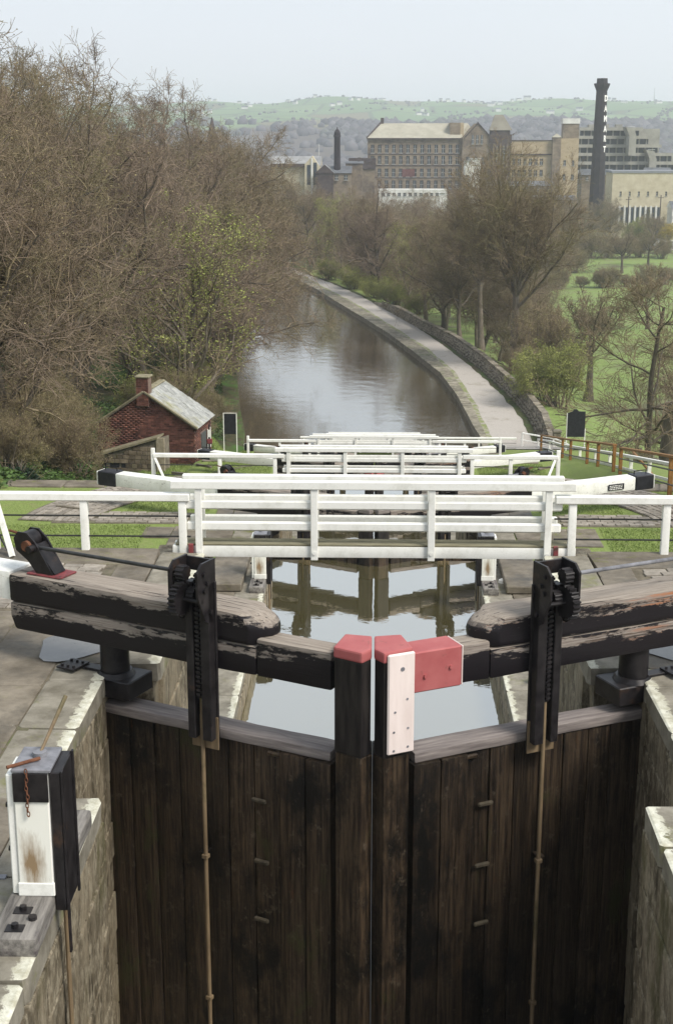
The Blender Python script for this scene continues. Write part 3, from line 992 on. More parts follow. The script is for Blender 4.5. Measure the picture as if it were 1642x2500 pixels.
# ------------------------------------------------------------------ footbridges
def make_bridge(k):
    t = empty('footbridge', (0, YK[k], ZK[k]))
    yn, yf = 17.24, 17.43
    b = timber('front_beam', (-2.60, yn, -.085), (2.59, yn + .10, .065), 'white', t, .003, 8, 0, .012)
    timber('rear_beam', (-2.60, yf + .002, -.085), (2.59, yf + .10, .062), 'white', t, .003, 8, 0, .012)
    x = -2.58
    nb = 2
    for j in range(2):
        y0 = yn + .005 + j * .145
        timber('deck_board', (-2.56, y0, .068), (2.55, y0 + .138, .092), 'deck', t, .003, 10, 0, .006, None, j)
    for yy_, front in ((yn - .045, 1), (yf + .105, 0)):
        for x in (-2.25, -.765, .735, 2.22):
            p = box('post', (x - .045, yy_, -.11 if front else -.06), (x + .045, yy_ + .042, .84), 'white', t, .006)
            if front:
                bm = bmesh.new(); add_cyl(bm, (x, yy_ - .012, -.01), (x, yy_, -.01), .026, .02, 10)
                fin('bolt_head', bm, 'white', p)
        ex = 2.60 if front else 2.49
        dy = .045
        box('top_rail', (-ex, yy_ - .02, .832), (ex - .04, yy_ + .075, .940), 'white', t, .01)
        box('middle_rail', (-2.43, yy_ + dy, .552), (2.40, yy_ + dy + .06, .670), 'white', t, .02)
        box('lower_rail', (-2.41, yy_ + dy, .265), (2.39, yy_ + dy + .06, .388), 'white', t, .02)
    for x in (-2.355, 2.33):
        box('red_bracket', (x - .03, yn - .06, -.22), (x + .03, yn - .002, .10), 'redrail', t, .004)
        o = box('dark_bracket', (x * .93 - .03, yn - .05, -.32), (x * .93 + .03, yn + .06, -.115), 'redrail', t, .004)
    tag(t, ['nearest white timber footbridge with mossy deck across the lock', 'second white footbridge down the flight, beyond the nearest one', 'third white footbridge down the flight', 'farthest white footbridge, just before the canal basin'][k], 'footbridge', 'white timber footbridges over the locks')
for k in range(4): make_bridge(k)

# side fences standing on the terrace edge
def side_fence(k, side, posts, x_in, x_out, brace=None, tall=None):
    y = YK[k] + 17.25
    t = empty('side_fence', (0, y, ZK[k]))
    s = side
    for x in posts:
        h = .66
        if tall and abs(x - x_out) < .01: h = tall
        p = timber('post', (s * x - .05, -.04, -.3), (s * x + .05, .05, h), 'white', t, .003, 4, 2, .012)
    box('top_rail', (min(s * x_in, s * x_out), -.062, .662), (max(s * x_in, s * x_out), .062, .765), 'white', t, .012)
    for z, n in ((.455, 'wire'), (.185, 'wire')):
        cyl(n, (s * x_in, .0, z), (s * x_out, .0, z), .012, 'darkpipe', t, 6)
    if brace:
        bm = bmesh.new()
        m = Vector((s * brace[0], -.02, .66)); e = Vector((s * brace[1], -.35, .0))
        add_cyl(bm, m, e, .042, n=4)
        fin('brace', bm, 'white', t)
        cyl('stay', (s * brace[0], .0, .2), (s * (brace[0] - .14), -.1, -.0), .014, 'darkpipe', t, 6)
    sd = 'left' if s < 0 else 'right'
    tag(t, 'white post and rail fence on the terrace edge %s of the %s footbridge' % (sd, ('nearest', 'second', 'third', 'farthest')[k]), 'fence', 'white fences flanking the footbridges')
side_fence(0, -1, (2.46, 3.73, 4.90), 2.36, 4.93, brace=(4.86, 4.60))
side_fence(0, 1, (2.53, 3.72, 4.95), 2.30, 5.0)
side_fence(1, -1, (2.6, 4.05, 5.80), 2.36, 5.80, brace=(5.75, 5.4), tall=.9)
side_fence(1, 1, (2.55, 3.55, 4.78), 2.3, 4.78, brace=(4.7, 4.4), tall=.9)
side_fence(2, -1, (2.6, 3.8, 5.07), 2.36, 5.07, tall=.9)
side_fence(2, 1, (2.6, 3.6, 5.02), 2.3, 5.02, tall=.9)
side_fence(3, -1, (2.6, 3.8), 2.36, 4.0)
side_fence(3, 1, (2.6, 3.8, 5.6), 2.3, 7.6)

# ------------------------------------------------------------------ ground paddle posts, slabs, bollards
def ground_paddle(k, side, detail=True):
    t = empty('ground_paddle', (0, YK[k], ZK[k]))
    s = side
    def bx(name, x0, x1, y0, y1, z0, z1, mat, par=t, bev=.01):
        return box(name, (min(s * x0, s * x1), y0, z0), (max(s * x0, s * x1), y1, z1), mat, par, bev)
    y0, y1 = 8.47, 8.66
    lean = 0
    y1 = y0 + .30
    bx('post', 2.16, 2.40, y0, y1, .14, 1.05, 'white', t, .012)
    st = bx('rust_stain_board', 2.168, 2.392, y0 - .006, y0 - .0005, .16, .86, M['stained'], t, .002)
    bx('post_foot_band', 2.155, 2.405, y0 - .012, y1 + .01, .135, .235, 'white', t, .006)
    bx('side_board', 2.402, 2.45, y0 + .01, y1 - .0, .14, 1.03, 'white', t, .008)
    hood = bx('iron_hood', 2.14, 2.405, y0 - .012, y1 + .06, 1.052, 1.075, 'steel', t, .004)
    bx('hood_apron', 2.16, 2.398, y0 - .018, y0 - .007, .84, 1.05, 'iron', t, .003)
    ch = bx('rod_channel', 2.075, 2.157, y0 + .0, y1 + .06, .02, 1.05, 'iron', t, .008)
    bx('rod_channel_lip', 2.062, 2.078, y1 + .03, y1 + .065, -.02, 1.06, 'iron', ch, .004)
    bx('rod_channel_lip', 2.062, 2.078, y0 - .006, y0 + .03, -.3, 1.06, 'iron', ch, .004)
    cyl('paddle_rod', (s * 2.11, y0 + .08, -4.6), (s * 2.11, y0 + .08, .03), .017, 'rod', t, 8)
    # baulk the post is bolted to
    bk = timber('baulk', (min(s * 2.16, s * 2.47), 7.93, -.01), (max(s * 2.16, s * 2.47), 9.75, .135), 'baulk', t, .006, 16, 1, .03)
    for yy_ in (8.06, 8.28):
        bx('bolt_recess', 2.27, 2.39, yy_ - .05, yy_ + .04, .131, .1405, 'iron', bk, .002)
        cyl('bolt', (s * 2.33, yy_, .138), (s * 2.33, yy_, .17), .025, 'iron', bk, 6)
    cyl('bolt', (s * 2.24, 8.17, .135), (s * 2.24, 8.17, .160), .03, 'iron', bk, 8)
    for z in (.75, .42):
        cyl('bolt', (s * 2.45, 8.6, z), (s * 2.49, 8.6, z), .02, 'iron', t, 6)
    # windlass spindle and lever
    cyl('lever_boss', (s * 2.26, 8.68, 1.075), (s * 2.26, 8.68, 1.11), .05, 'steel', t, 10)
    if detail:
        cyl('lever', (s * 2.255, 8.69, 1.10), (s * 2.15, 9.05, 1.36), .011, 'rod', t, 8, .016)
        cyl('pin', (s * 2.24, 8.60, 1.095), (s * 2.43, 8.46, 1.09), .013, 'rust', t, 8)
        n = 11
        for i in range(n):
            bm = bmesh.new()
            z = 1.07 - i * .031
            y = y0 - .028
            ring = 10
            vs = []
            for a in range(ring):
                an = 2 * math.pi * a / ring
                for c in range(5):
                    cn = 2 * math.pi * c / 5
                    rr = .0135 + .0045 * math.cos(cn)
                    dx, dz, dy = rr * math.cos(an) * .72, rr * math.sin(an) * 1.35, .0045 * math.sin(cn)
                    if i % 2: dx, dy = dy, dx
                    vs.append(bm.verts.new((s * 2.30 + dx + .004 * math.sin(i * 1.3), y + dy, z + dz)))
            for a in range(ring):
                for c in range(5):
                    bm.faces.new((vs[a * 5 + c], vs[a * 5 + (c + 1) % 5], vs[((a + 1) % ring) * 5 + (c + 1) % 5], vs[((a + 1) % ring) * 5 + c]))
            fin('chain_link', bm, 'rust', t, True)
    tag(t, {(0, -1): 'white ground paddle post with rusty chain and lever, nearest on the left', (0, 1): 'ground paddle post at the right frame edge',
            (1, -1): 'white ground paddle post left of the second chamber', (1, 1): 'white ground paddle post right of the second chamber',
            (2, -1): 'white ground paddle post left of the third chamber', (2, 1): 'white ground paddle post right of the third chamber',
            (3, -1): 'white ground paddle post left of the fourth chamber', (3, 1): 'white ground paddle post right of the fourth chamber'}[(k, side)], 'paddle gear', 'white ground paddle posts beside the chambers')

def stained_mat():
    t = NT('stained_white_board', .55)
    P = t.coord('Object')
    p = t.sep(P)
    n = t.noise(t.coord('Object', (3, 3, .6)), 6, 7, .7)
    fx = t.math('SUBTRACT', 1, t.math('MULTIPLY', t.math('ABSOLUTE', t.math('SUBTRACT', t.math('ABSOLUTE', p['X']), 2.29)), 8.5))
    fz = t.math('SUBTRACT', 1, t.math('MULTIPLY', t.math('ABSOLUTE', t.math('SUBTRACT', p['Z'], .38)), 3.2))
    f = t.math('ADD', t.math('MULTIPLY', fx, fz, True), t.math('MULTIPLY', t.math('SUBTRACT', n, .5), 1.3))
    t.color(t.mix(t.ramp(f, .12, .75), (.78, .77, .70), (.27, .19, .11)))
    return t.m
M['stained'] = stained_mat()
for k in range(4):
    for side in (-1, 1):
        if (k, side) == (0, 1): continue
        ground_paddle(k, side, detail=(k == 0))
for k in (1, 2, 3):
    for side in (-1, 1):
        o = box('stone_slab', (min(side * 2.62, side * 3.35), YK[k] + 8.0, ZK[k] + .01), (max(side * 2.62, side * 3.35), YK[k] + 10.4, ZK[k] + .17), 'stone', None, .02)
        tag(o, 'thick stone slab beside the white paddle post, %s side of the %s chamber' % ('left' if side < 0 else 'right', ('', 'second', 'third', 'fourth')[k]), 'slab', 'stone slabs beside the paddle posts')
b = empty('mooring_bollard', (2.72, 21.6, ZK[1]))
cyl('bollard_body', (0, 0, -.02), (0, 0, .17), .075, 'iron', b, 14)
cyl('bollard_cap', (0, 0, .17), (0, 0, .235), .105, 'white', b, 14, .06)
tag(b, 'small black bollard with white cap right of the chamber beyond the near gates', 'bollard')
b = empty('mooring_ring_cap', (2.62, 27.1, ZK[1]))
cyl('cap_base', (0, 0, 0), (0, 0, .05), .10, 'white', b, 12, .08)
cyl('cap_top', (0, 0, .05), (0, 0, .08), .08, 'white', b, 12, .03)
tag(b, 'low white cap on the coping right of the second chamber', 'mooring cap')
o = box('wall_top_plate', (-2.95, 8.25, .0), (-2.88, 9.05, .012), 'steel', None, .002)
tag(o, 'long pale metal strip lying in the left paving beside the white post', 'metal strip')
o = box('cover_plate', (-3.02, 8.9, .0), (-2.62, 8.96, .016), 'steel', None, .003); o.name = 'metal_bar'
tag(o, 'short metal bar in the left paving behind the white post', 'metal bar')

# ------------------------------------------------------------------ canal, towpath, boundary wall
wys = np.concatenate([np.arange(73.5, 232, 1.5), [232, 240, 252, 266, 279]])
ribbon('canal_water', lambda y: XL(y) - .1, lambda y: XR(y) + .25, wys, WZ, 'canalwater', kind='structure')['label'] = 'calm brown canal curving away to the left'
def wav(y): return .16 * noise.noise(Vector((y * .23, 0, 0))) + .12 * noise.noise(Vector((y * .9, 3, 0)))
tp = ribbon('towpath', lambda y: KO(y) + .10 + wav(y), lambda y: PR(y) + .3, np.arange(76, 232, 1.0), -14.66, 'gravel', kind='structure', zf=lambda x, y: max(-14.66, tz(9.3, y) + .02) if y < 93 else -14.66)
tp['label'] = 'pale gravel towpath curving beside the canal'
v1 = ribbon('grass_verge', lambda y: KO(y) - .26, lambda y: KO(y) + .14 + wav(y), np.arange(92, 230, 1.0), -14.655, 'vergegrass', kind='structure')
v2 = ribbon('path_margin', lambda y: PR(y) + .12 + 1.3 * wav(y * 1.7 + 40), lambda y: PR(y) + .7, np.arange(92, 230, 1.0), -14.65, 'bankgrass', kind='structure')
edge = empty('canal_edge')
tag(edge, 'stone kerb of the canal along the towpath', kind='structure')
ribbon('edge_wall_face', lambda y: XR(y) + .05, lambda y: XR(y) + .051, wys, 0, 'rubble', edge, zf=lambda x, y: WZ - .6)
bmf = bmesh.new()
prev = None
for y in np.arange(78, 232, 1.5):
    x = XR(y) + .06
    a = bmf.verts.new((x, y, WZ - .5)); b_ = bmf.verts.new((x, y, -14.72)); c_ = bmf.verts.new((KO(y) + .1, y, -14.70))
    if prev:
        bmf.faces.new((prev[0], a, b_, prev[1])); bmf.faces.new((prev[1], b_, c_, prev[2]))
    prev = (a, b_, c_)
fin('edge_face', bmf, 'rubble', edge)
y = 90.0
while y < 205:
    l = random.uniform(.9, 1.35) * (1 if y < 150 else 1.5)
    x0 = XR(y + l / 2) + .02; x1 = KO(y + l / 2) - .22
    an = -math.atan((XR(y + l) - XR(y)) / l)
    piece('kerb_stone', 'kerbstone', edge, ((x0 + x1) / 2, y + l / 2, -14.70 + random.uniform(-.01, .01)), ((x1 - x0) * math.cos(an) , l / math.cos(an) - .03, .14), rz=an)
    y += l
# left bank revetment
bmf = bmesh.new(); prev = None
for y in np.arange(74, 232, 1.5):
    x = XL(y)
    a = bmf.verts.new((x, y, WZ - .5)); b_ = bmf.verts.new((x - .15, y, -14.85)); c_ = bmf.verts.new((x - 1.2, y, -14.72))
    if prev:
        bmf.faces.new((prev[0], a, b_, prev[1])); bmf.faces.new((prev[1], b_, c_, prev[2]))
    prev = (a, b_, c_)
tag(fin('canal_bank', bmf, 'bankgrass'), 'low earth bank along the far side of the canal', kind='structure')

# dry stone wall
dw = empty('dry_stone_wall', (0, 0, 0))
tag(dw, 'long curved dry stone wall between the towpath and the meadow', 'wall')
bmf = bmesh.new(); prev = None
for y in np.arange(88.6, 178, 1.2):
    x = WLX(y); hgt = 1.0 if y < 165 else 1.0 * (178 - y) / 13 + .1
    xb = min(PR(y) + .55, x - .25)
    r_ = [bmf.verts.new(p) for p in ((xb, y, -14.9), (x - .16, y, -14.7 + hgt), (x + .16, y, -14.7 + hgt), (x + .2, y, -17.2))]
    if prev:
        for i in range(3): bmf.faces.new((prev[i], r_[i], r_[i + 1], prev[i + 1]))
    prev = r_
fin('wall_core', bmf, 'rubble', dw)
n_ = 0
y = 89.0
while y < 165:
    l = random.uniform(.45, .8)
    an = -math.atan((WLX(y + l) - WLX(y)) / l)
    piece('cope_stone', 'rubble', dw, (WLX(y + l / 2), y + l / 2, -13.66 + random.uniform(-.03, .02)), (.5, l - .02, .16), rz=an + random.uniform(-.06, .06))
    y += l
# face stones, laid to courses (too many to pick apart: joined)
me_v = []; me_q = []
for y in np.arange(89, 172, .36):
    for r_ in range(5):
        yy0 = y + random.uniform(-.15, .15) + (r_ % 2) * .18
        fr = (r_ + .5) / 5
        x = (min(PR(yy0) + .55, WLX(yy0) - .25)) * (1 - fr) + (WLX(yy0) - .16) * fr
        dx = random.uniform(-.03, .06)
        jz = random.uniform(-.07, .07); fr += jz; z0 = -14.72 + r_ * .20 + jz; w_ = random.uniform(.16, .36); h_ = random.uniform(.10, .20)
        x1 = (min(PR(yy0 + w_) + .55, WLX(yy0 + w_) - .25)) * (1 - fr) + (WLX(yy0 + w_) - .16) * fr
        k0 = len(me_v)
        me_v += [(x + .03, yy0, z0), (x1 + .03, yy0 + w_, z0), (x1 + .03, yy0 + w_, z0 + h_), (x + .03, yy0, z0 + h_),
                 (x - dx, yy0 + .03, z0 + .025), (x1 - dx, yy0 + w_ - .03, z0 + .025), (x1 - dx, yy0 + w_ - .03, z0 + h_ - .025), (x - dx, yy0 + .03, z0 + h_ - .025)]
        me_q += [(k0 + 4, k0 + 5, k0 + 6, k0 + 7)] + [(k0 + i, k0 + (i + 1) % 4, k0 + 4 + (i + 1) % 4, k0 + 4 + i) for i in range(4)]
o = link('face_stones', np_mesh('face_stones', np.array(me_v), np.array(me_q), False), 'rubble', dw)
o['kind'] = 'stuff'
# stone gatepost pillar at the near end of the wall
gp = empty('wall_end_pillar', (11.75, 88.6, -14.4))
box('pillar_shaft', (-.25, -.25, -1.0), (.25, .25, 1.35), 'rubble', gp, .05)
box('pillar_cap', (-.3, -.3, 1.352), (.3, .3, 1.52), 'kerbstone', gp, .05)
tag(gp, 'stone pillar ending the dry stone wall behind the brown handrail', 'pillar')
# field wall on the right behind the dark board
for i, (pts, hh) in enumerate([([(15.2, 80), (16.6, 78.6), (18.0, 78.2), (20.5, 77.2), (24, 76), (30, 75)], 1.3)]):
    fw = empty('field_wall'); tag(fw, 'low rough stone field wall behind the brown handrail on the right', 'wall')
    bmf = bmesh.new(); prev = None
    dense = []
    for (a, b_) in zip(pts[:-1], pts[1:]):
        for t_ in np.linspace(0, 1, 6)[:-1]: dense.append((a[0] + (b_[0] - a[0]) * t_, a[1] + (b_[1] - a[1]) * t_))
    for (x, y) in dense:
        zt = tz(x, y)
        r_ = [bmf.verts.new(p) for p in ((x, y - .3, zt - .6), (x, y - .24, zt + hh), (x, y + .24, zt + hh), (x, y + .3, zt - 1))]
        if prev:
            for i_ in range(3): bmf.faces.new((prev[i_], r_[i_], r_[i_ + 1], prev[i_ + 1]))
        prev = r_
    fin('wall_core', bmf, 'rubble', fw)
    for (a, b_) in zip(dense[:-1], dense[1:]):
        for r_ in range(6):
            zt = tz(a[0], a[1])
            piece('stone', 'rubble', fw, ((a[0] + b_[0]) / 2 + random.uniform(-.05, .05), (a[1] + b_[1]) / 2 - .26, zt + .1 + r_ * .22), (math.hypot(b_[0] - a[0], b_[1] - a[1]) * .97, .14, .20), rz=math.atan2(b_[1] - a[1], b_[0] - a[0]))

# ------------------------------------------------------------------ fences on the right
def line_fence(name, pts, h, mat, rails, wires, label, cat, group=None, post=.11, rail_mat=None, rail_h=.07):
    t = empty(name, (0, 0, 0))
    P3 = [Vector(p) for p in pts]
    for p in P3:
        box('post', (p.x - post / 2, p.y - post / 2, p.z - .4), (p.x + post / 2, p.y + post / 2, p.z + h), mat, t, .01)
    for a, b_ in zip(P3[:-1], P3[1:]):
        for rz_, th in rails:
            bm = bmesh.new()
            d = (b_ - a)
            add_box(bm, (-d.length / 2 - .02, -.07 if rz_ > h - .1 else -.025, -th / 2), (d.length / 2 + .02, .07 if rz_ > h - .1 else .025, th / 2), .01)
            m = Matrix.Translation((a + b_) / 2 + Vector((0 if rz_ > h - .1 else -post / 2 - .03, 0, rz_))) @ d.to_track_quat('X', 'Z').to_matrix().to_4x4()
            bmesh.ops.transform(bm, matrix=m, verts=bm.verts)
            fin('top_rail' if rz_ > h - .1 else 'rail', bm, rail_mat or mat, t)
        for wz in wires:
            cyl('bar', a + Vector((-post / 2, 0, wz)), b_ + Vector((-post / 2, 0, wz)), .022, 'darkpipe', t, 6)
    tag(t, label, cat, group)
def onslope(x, y): return (x, y, -.195 * (y - 17.35) - .05)
line_fence('brown_handrail', [onslope(*p) for p in ((8.75, 72.0), (8.3, 60.5), (8.2, 57.3), (8.2, 52.8), (8.2, 50.2), (8.1, 46.3))], .86, 'brownwood', [(.90, .07)], [.55, .25], 'orange brown timber handrail with black bars running down beside the locks', 'handrail')
line_fence('brown_handrail', [onslope(*p) for p in ((7.95, 44.2), (7.48, 34.5), (7.3, 30.6))], .80, 'brownwood', [(.84, .07)], [.50, .12], 'orange brown handrail section at the right frame edge', 'handrail')
line_fence('white_fence', [(p[0], p[1], -.195 * (p[1] - 17.35) - .35) for p in ((9.9, 83), (9.75, 76.4), (9.0, 66), (8.85, 59.0), (8.75, 54.2), (8.7, 50.6), (8.55, 45.6), (8.4, 41.8), (8.2, 37), (8.0, 33))], .8, 'white', [(.82, .09), (.38, .09)], [], 'white two-rail fence stepping down behind the brown handrail', 'fence')
line_fence('white_fence', [(13.0, 83.5, -14.2), (10.9, 83.6, -13.3), (9.0, 83.6, -13.0)], .9, 'white', [(.92, .08), (.5, .08)], [], 'short white fence crossing behind the pillar', 'fence')
_a = Vector((8.72, 46, -5.02)); _b = Vector((8.48, 41.6, -4.72))
LPC = (_a + _b) / 2; LPR = (_b - _a).to_track_quat('X', 'Z').to_euler()
o = box('loose_pole', (-2.5, -.04, -.04), (2.5, .04, .04), 'brownwood', None, .02)
o.location = (LPC[0], LPC[1], LPC[2]); o.rotation_euler = LPR
tag(o, 'sloping pinkish rail end below the brown handrail', 'rail')

# information board on the right, back view
ib = empty('information_board', (10.9, 74.5, tz(10.9, 74.5)))
bm = bmesh.new()
add_prism(bm, [(-.48, 0, .75), (.48, 0, .75), (.48, 0, 2.15), (.12, 0, 2.15), (.02, 0, 2.27), (-.14, 0, 2.27), (-.22, 0, 2.15), (-.48, 0, 2.05)], (0, 0, 0), (0, .05, 0))
fin('board', bm, 'blackboard', ib)
for x in (-.52, .46): box('leg', (x, -.0, -.5), (x + .06, .06, 2.05 if x < 0 else 1.2), 'white', ib, .008)
box('edge_strip', (-.50, -.004, .78), (-.482, .056, 2.05), 'white', ib, .003)
tag(ib, 'dark notice board with stepped top on white legs by the meadow', 'notice board')
# sign beside the hut
sg = empty('lock_sign', (-6.97, 66, -9.04))
box('panel', (-.30, 0, .45), (.28, .035, 1.44), 'blackboard', sg, .004)
box('leg', (-.345, -.004, -.9), (-.302, .04, 1.47), 'white', sg, .006)
box('leg', (.282, -.004, -.9), (.325, .04, 1.44), 'white', sg, .006)
box('top_edge', (-.345, -.004, 1.472), (.325, .04, 1.49), 'white', sg, .004)
tag(sg, 'dark sign panel on two white legs on the lawn beside the brick hut', 'sign')

# ------------------------------------------------------------------ brick hut
def make_hut():
    # gable faces up the flight; 4.6 m wide, ridge running away down the hill
    t = empty('brick_hut', (-10.42, 62.0, -9.0), R(-7))
    W, L = 2.30, 3.15            # half width, length
    ze, zr = 1.60, 3.12         # eaves, ridge
    zb = -.9
    bm = bmesh.new()
    pts = [(-W, 0, zb), (W, 0, zb), (W, 0, ze), (0, 0, zr), (-W, 0, ze)]
    add_prism(bm, pts, (0, .02, 0), (0, L, 0))
    wall = fin('wall', bm, 'mortar', t)
    wall.location = (0, .006, 0)
    bh, bl = .085, .245
    # visible gable bricks: 300 nearest the eye line as parts, the rest joined
    cand = []
    r_ = 0
    z = zb + .35
    while z < zr - .08:
        hw = W if z < ze else W * (zr - z) / (zr - ze)
        x = -W - (bl / 2 if r_ % 2 else 0)
        while x < hw - .04:
            xa, xb = max(x, -hw), min(x + bl, hw)
            if xb - xa > .05: cand.append(((xa + xb) / 2, z + bh / 2, xb - xa))
            x += bl
        z += bh; r_ += 1
    cand.sort(key=lambda c: -c[0] + abs(c[1] - 1.3) * .8)
    for x, z, l in cand[:300]:
        piece('brick', 'redbrick', t, (x, -.004 + random.uniform(-.004, .004), z), (l - .012, .05, bh - .013))
    def joined(name, items, facing):
        V = []; Q = []
        for x, z, l in items:
            a, b_ = l / 2 - .006, bh / 2 - .0065
            k0 = len(V); d = .022 + random.uniform(-.003, .003)
            if facing == 'front':
                V += [(x - a, .02, z - b_), (x + a, .02, z - b_), (x + a, .02, z + b_), (x - a, .02, z + b_), (x - a, -d, z - b_), (x + a, -d, z - b_), (x + a, -d, z + b_), (x - a, -d, z + b_)]
            else:
                V += [(W, x - a, z - b_), (W, x + a, z - b_), (W, x + a, z + b_), (W, x - a, z + b_), (W + d, x - a, z - b_), (W + d, x + a, z - b_), (W + d, x + a, z + b_), (W + d, x - a, z + b_)]
            Q += [(k0 + 4, k0 + 5, k0 + 6, k0 + 7)] + [(k0 + i, k0 + (i + 1) % 4, k0 + 4 + (i + 1) % 4, k0 + 4 + i) for i in range(4)]
        o = link(name, np_mesh(name, np.array(V), np.array(Q), False), 'redbrick_isl', t)
        o['kind'] = 'stuff'
    joined('gable_bricks', cand[300:], 'front')
    side = []
    z = zb + .3; r_ = 0
    while z < ze - .1:
        y = .1 + (bl / 2 if r_ % 2 else 0)
        while y < L - .2:
            if not (1.0 < y < 2.1 and z < 1.15): side.append((y, z + bh / 2, bl))
            y += bl
        z += bh; r_ += 1
    joined('side_bricks', side, 'side')
    # door and window on the lane side
    d = box('door', (W - .02, 1.10, zb + .45), (W + .045, 1.95, 1.08), 'greydoor', t, .01)
    box('handle', (W + .045, 1.84, .1), (W + .075, 1.88, .2), 'iron', d, .004)
    for y0 in (1.13, 1.33, 1.53, 1.73): box('door_board', (W + .046, y0, zb + .5), (W + .056, y0 + .18, 1.04), 'greydoor', d, .003)
    w = box('window', (W - .02, 2.2, .15), (W + .04, 2.75, 1.05), 'blackboard', t, .005)
    box('window_frame', (W + .041, 2.17, .12), (W + .06, 2.25, 1.08), 'white', w, .004)
    box('window_frame', (W + .041, 2.71, .12), (W + .06, 2.79, 1.08), 'white', w, .004)
    # dentil course under the eaves
    for i in range(10):
        box('dentil', (W + .02, .08 + i * .29, ze - .17), (W + .12, .22 + i * .29, ze - .03), 'redbrick', t, .006)
    # roof: slab and individual stone slates, both slopes
    al = math.atan2(zr - ze, W)
    for s in (-1, 1):
        rf = empty('roof_slope'); rf.parent = t
        bm = bmesh.new()
        ov = .18
        run = W / math.cos(al) + ov
        # local frame: origin at ridge, X down the slope
        m = Matrix.Translation((0, 0, zr + .06)) @ Matrix.Rotation(0 if s > 0 else math.pi, 4, 'Z') @ Matrix.Rotation(al, 4, 'Y')
        ya, yb = (-.14, L + .1) if s > 0 else (-(L + .1), .14)
        add_box(bm, (0, ya, -.06), (run, yb, -.01), .0, m)
        fin('roof_boarding', bm, 'rubble', rf)
        cw = run
        x = run
        course = [.52, .50, .46, .42, .38, .34, .30]
        for ci, c in enumerate(course):
            x0 = max(x - c, 0)
            y = ya
            while y < yb - .02:
                w_ = random.uniform(.34, .66)
                b_ = min(y + w_, yb)
                o = piece('slate', 'slate', rf, (0, 0, 0), (1, 1, 1))
                tl = Matrix.Translation(((x0 + x) / 2, (y + b_) / 2, .015 + random.uniform(-.006, .006))) @ Matrix.Rotation(.045 + random.uniform(-.006, .01), 4, 'Y') @ Matrix.Diagonal((x - x0 + .06, b_ - y - .014, .035, 1))
                o.matrix_local = m @ tl
                y = b_
            x = x0 + .0
            if x <= 0.02: break
    bm = bmesh.new()
    y = .50
    for i in range(4):
        box('ridge_stone', (-.16, y, zr + .03), (.16, y + .62, zr + .12), 'sandridge', t, .03); y += .64
    for s in (-1, 1):
        bm = bmesh.new()
        add_box(bm, (0, -.17, -.01), (W / math.cos(al) + .18, -.03 if s > 0 else -.03, .07), .012,
                None)
        m = Matrix.Translation((0, 0, zr + .055)) @ (Matrix.Rotation(al, 4, 'Y') if s > 0 else Matrix.Rotation(math.pi, 4, 'Z') @ Matrix.Rotation(al, 4, 'Y') @ Matrix.Translation((0, .2, 0)))
        bmesh.ops.transform(bm, matrix=m, verts=bm.verts)
        fin('verge_stone', bm, 'sandridge', t)
    # chimney stack at the near gable
    ch = empty('chimney'); ch.parent = t
    box('stack', (-.32, -.10, zr - .62), (.22, .48, zr + .70), 'mortar', ch, .01)
    for r_ in range(15):
        z = zr - .58 + r_ * bh
        x = -.33 - (.12 if r_ % 2 else 0)
        while x < .22:
            a, b_ = max(x, -.33), min(x + bl, .23)
            if b_ - a > .05:
                piece('brick', 'redbrick', ch, ((a + b_) / 2, -.105, z + bh / 2), (b_ - a - .012, .05, bh - .013))
            x += bl
    box('chimney_cap', (-.38, -.17, zr + .702), (.28, .54, zr + .78), 'sandridge', ch, .015)
    # lean-to of rough stone against the gable
    an = empty('stone_lean_to', (-11.45, 60.75, -9.55), R(-9))
    bm = bmesh.new()
    add_prism(bm, [(-1.45, 0, -.6), (2.1, 0, -.6), (2.1, 0, 1.90), (-1.45, 0, .80)], (0, 0, 0), (0, .85, 0))
    fin('wall', bm, 'rubble', an)
    for r_ in range(10):
        x = -1.45 + random.uniform(-.2, 0)
        while x < 1.9:
            l = random.uniform(.22, .42)
            z = -.5 + r_ * .20
            top = .80 + (x + l / 2 + 1.45) / 3.55 * 1.10
            x0, x1 = max(x, -1.44), min(x + l, 1.72)
            if z + .2 < top and x1 - x0 > .08 and not (.45 < z + .1 < .72 and x < .2):
                piece('stone', 'leanstone', an, ((x0 + x1) / 2, -.015, z + .1), (x1 - x0 - .018, .08, .18))
            x += l
    for i, (x, w_) in enumerate(((-1.22, .26), (-.86, .26), (-.42, .44), (.12, .32))):
        box('wall_opening', (x - .0, -.02, .42 - .0), (x + w_, -.004, .70), 'blackboard', an, .002)
    bm = bmesh.new()
    add_prism(bm, [(-1.6, -.12, .80), (1.85, -.12, 1.88), (1.85, -.12, 1.97), (-1.6, -.12, .89)], (0, 0, 0), (0, 1.0, 0))
    fin('stone_roof', bm, 'sandridge', an)
    box('corner_pier', (1.76, -.06, -.6), (2.16, .0, 1.94), 'palestone', an, .02)
    tag(an, 'rough stone lean-to with dark vents against the brick hut gable', 'lean-to')
    tag(t, 'small red brick hut with stone slate roof and chimney left of the locks', 'hut')
M['redbrick_isl'] = noisemat('red_brick_joined', (.095, .040, .032), (.185, .082, .060), 3, kind='World', isl=.45, rough=.9, c3=(.05, .022, .022), c3s=.7, c3r=(.5, .66))
M['greydoor'] = noisemat('grey_green_door', (.055, .06, .06), (.10, .105, .10), 5, (3, 3, .4))
M['sandridge'] = noisemat('mossy_sandstone', (.17, .15, .09), (.32, .29, .20), 4, kind='World')
M['palestone'] = noisemat('pale_dressed_stone', (.24, .20, .14), (.38, .33, .25), 6, kind='World')
M['leanstone'] = noisemat('brown_rubble', (.10, .078, .052), (.22, .18, .13), 3, kind='World', var=.35, c3=(.09, .09, .04))
make_hut()
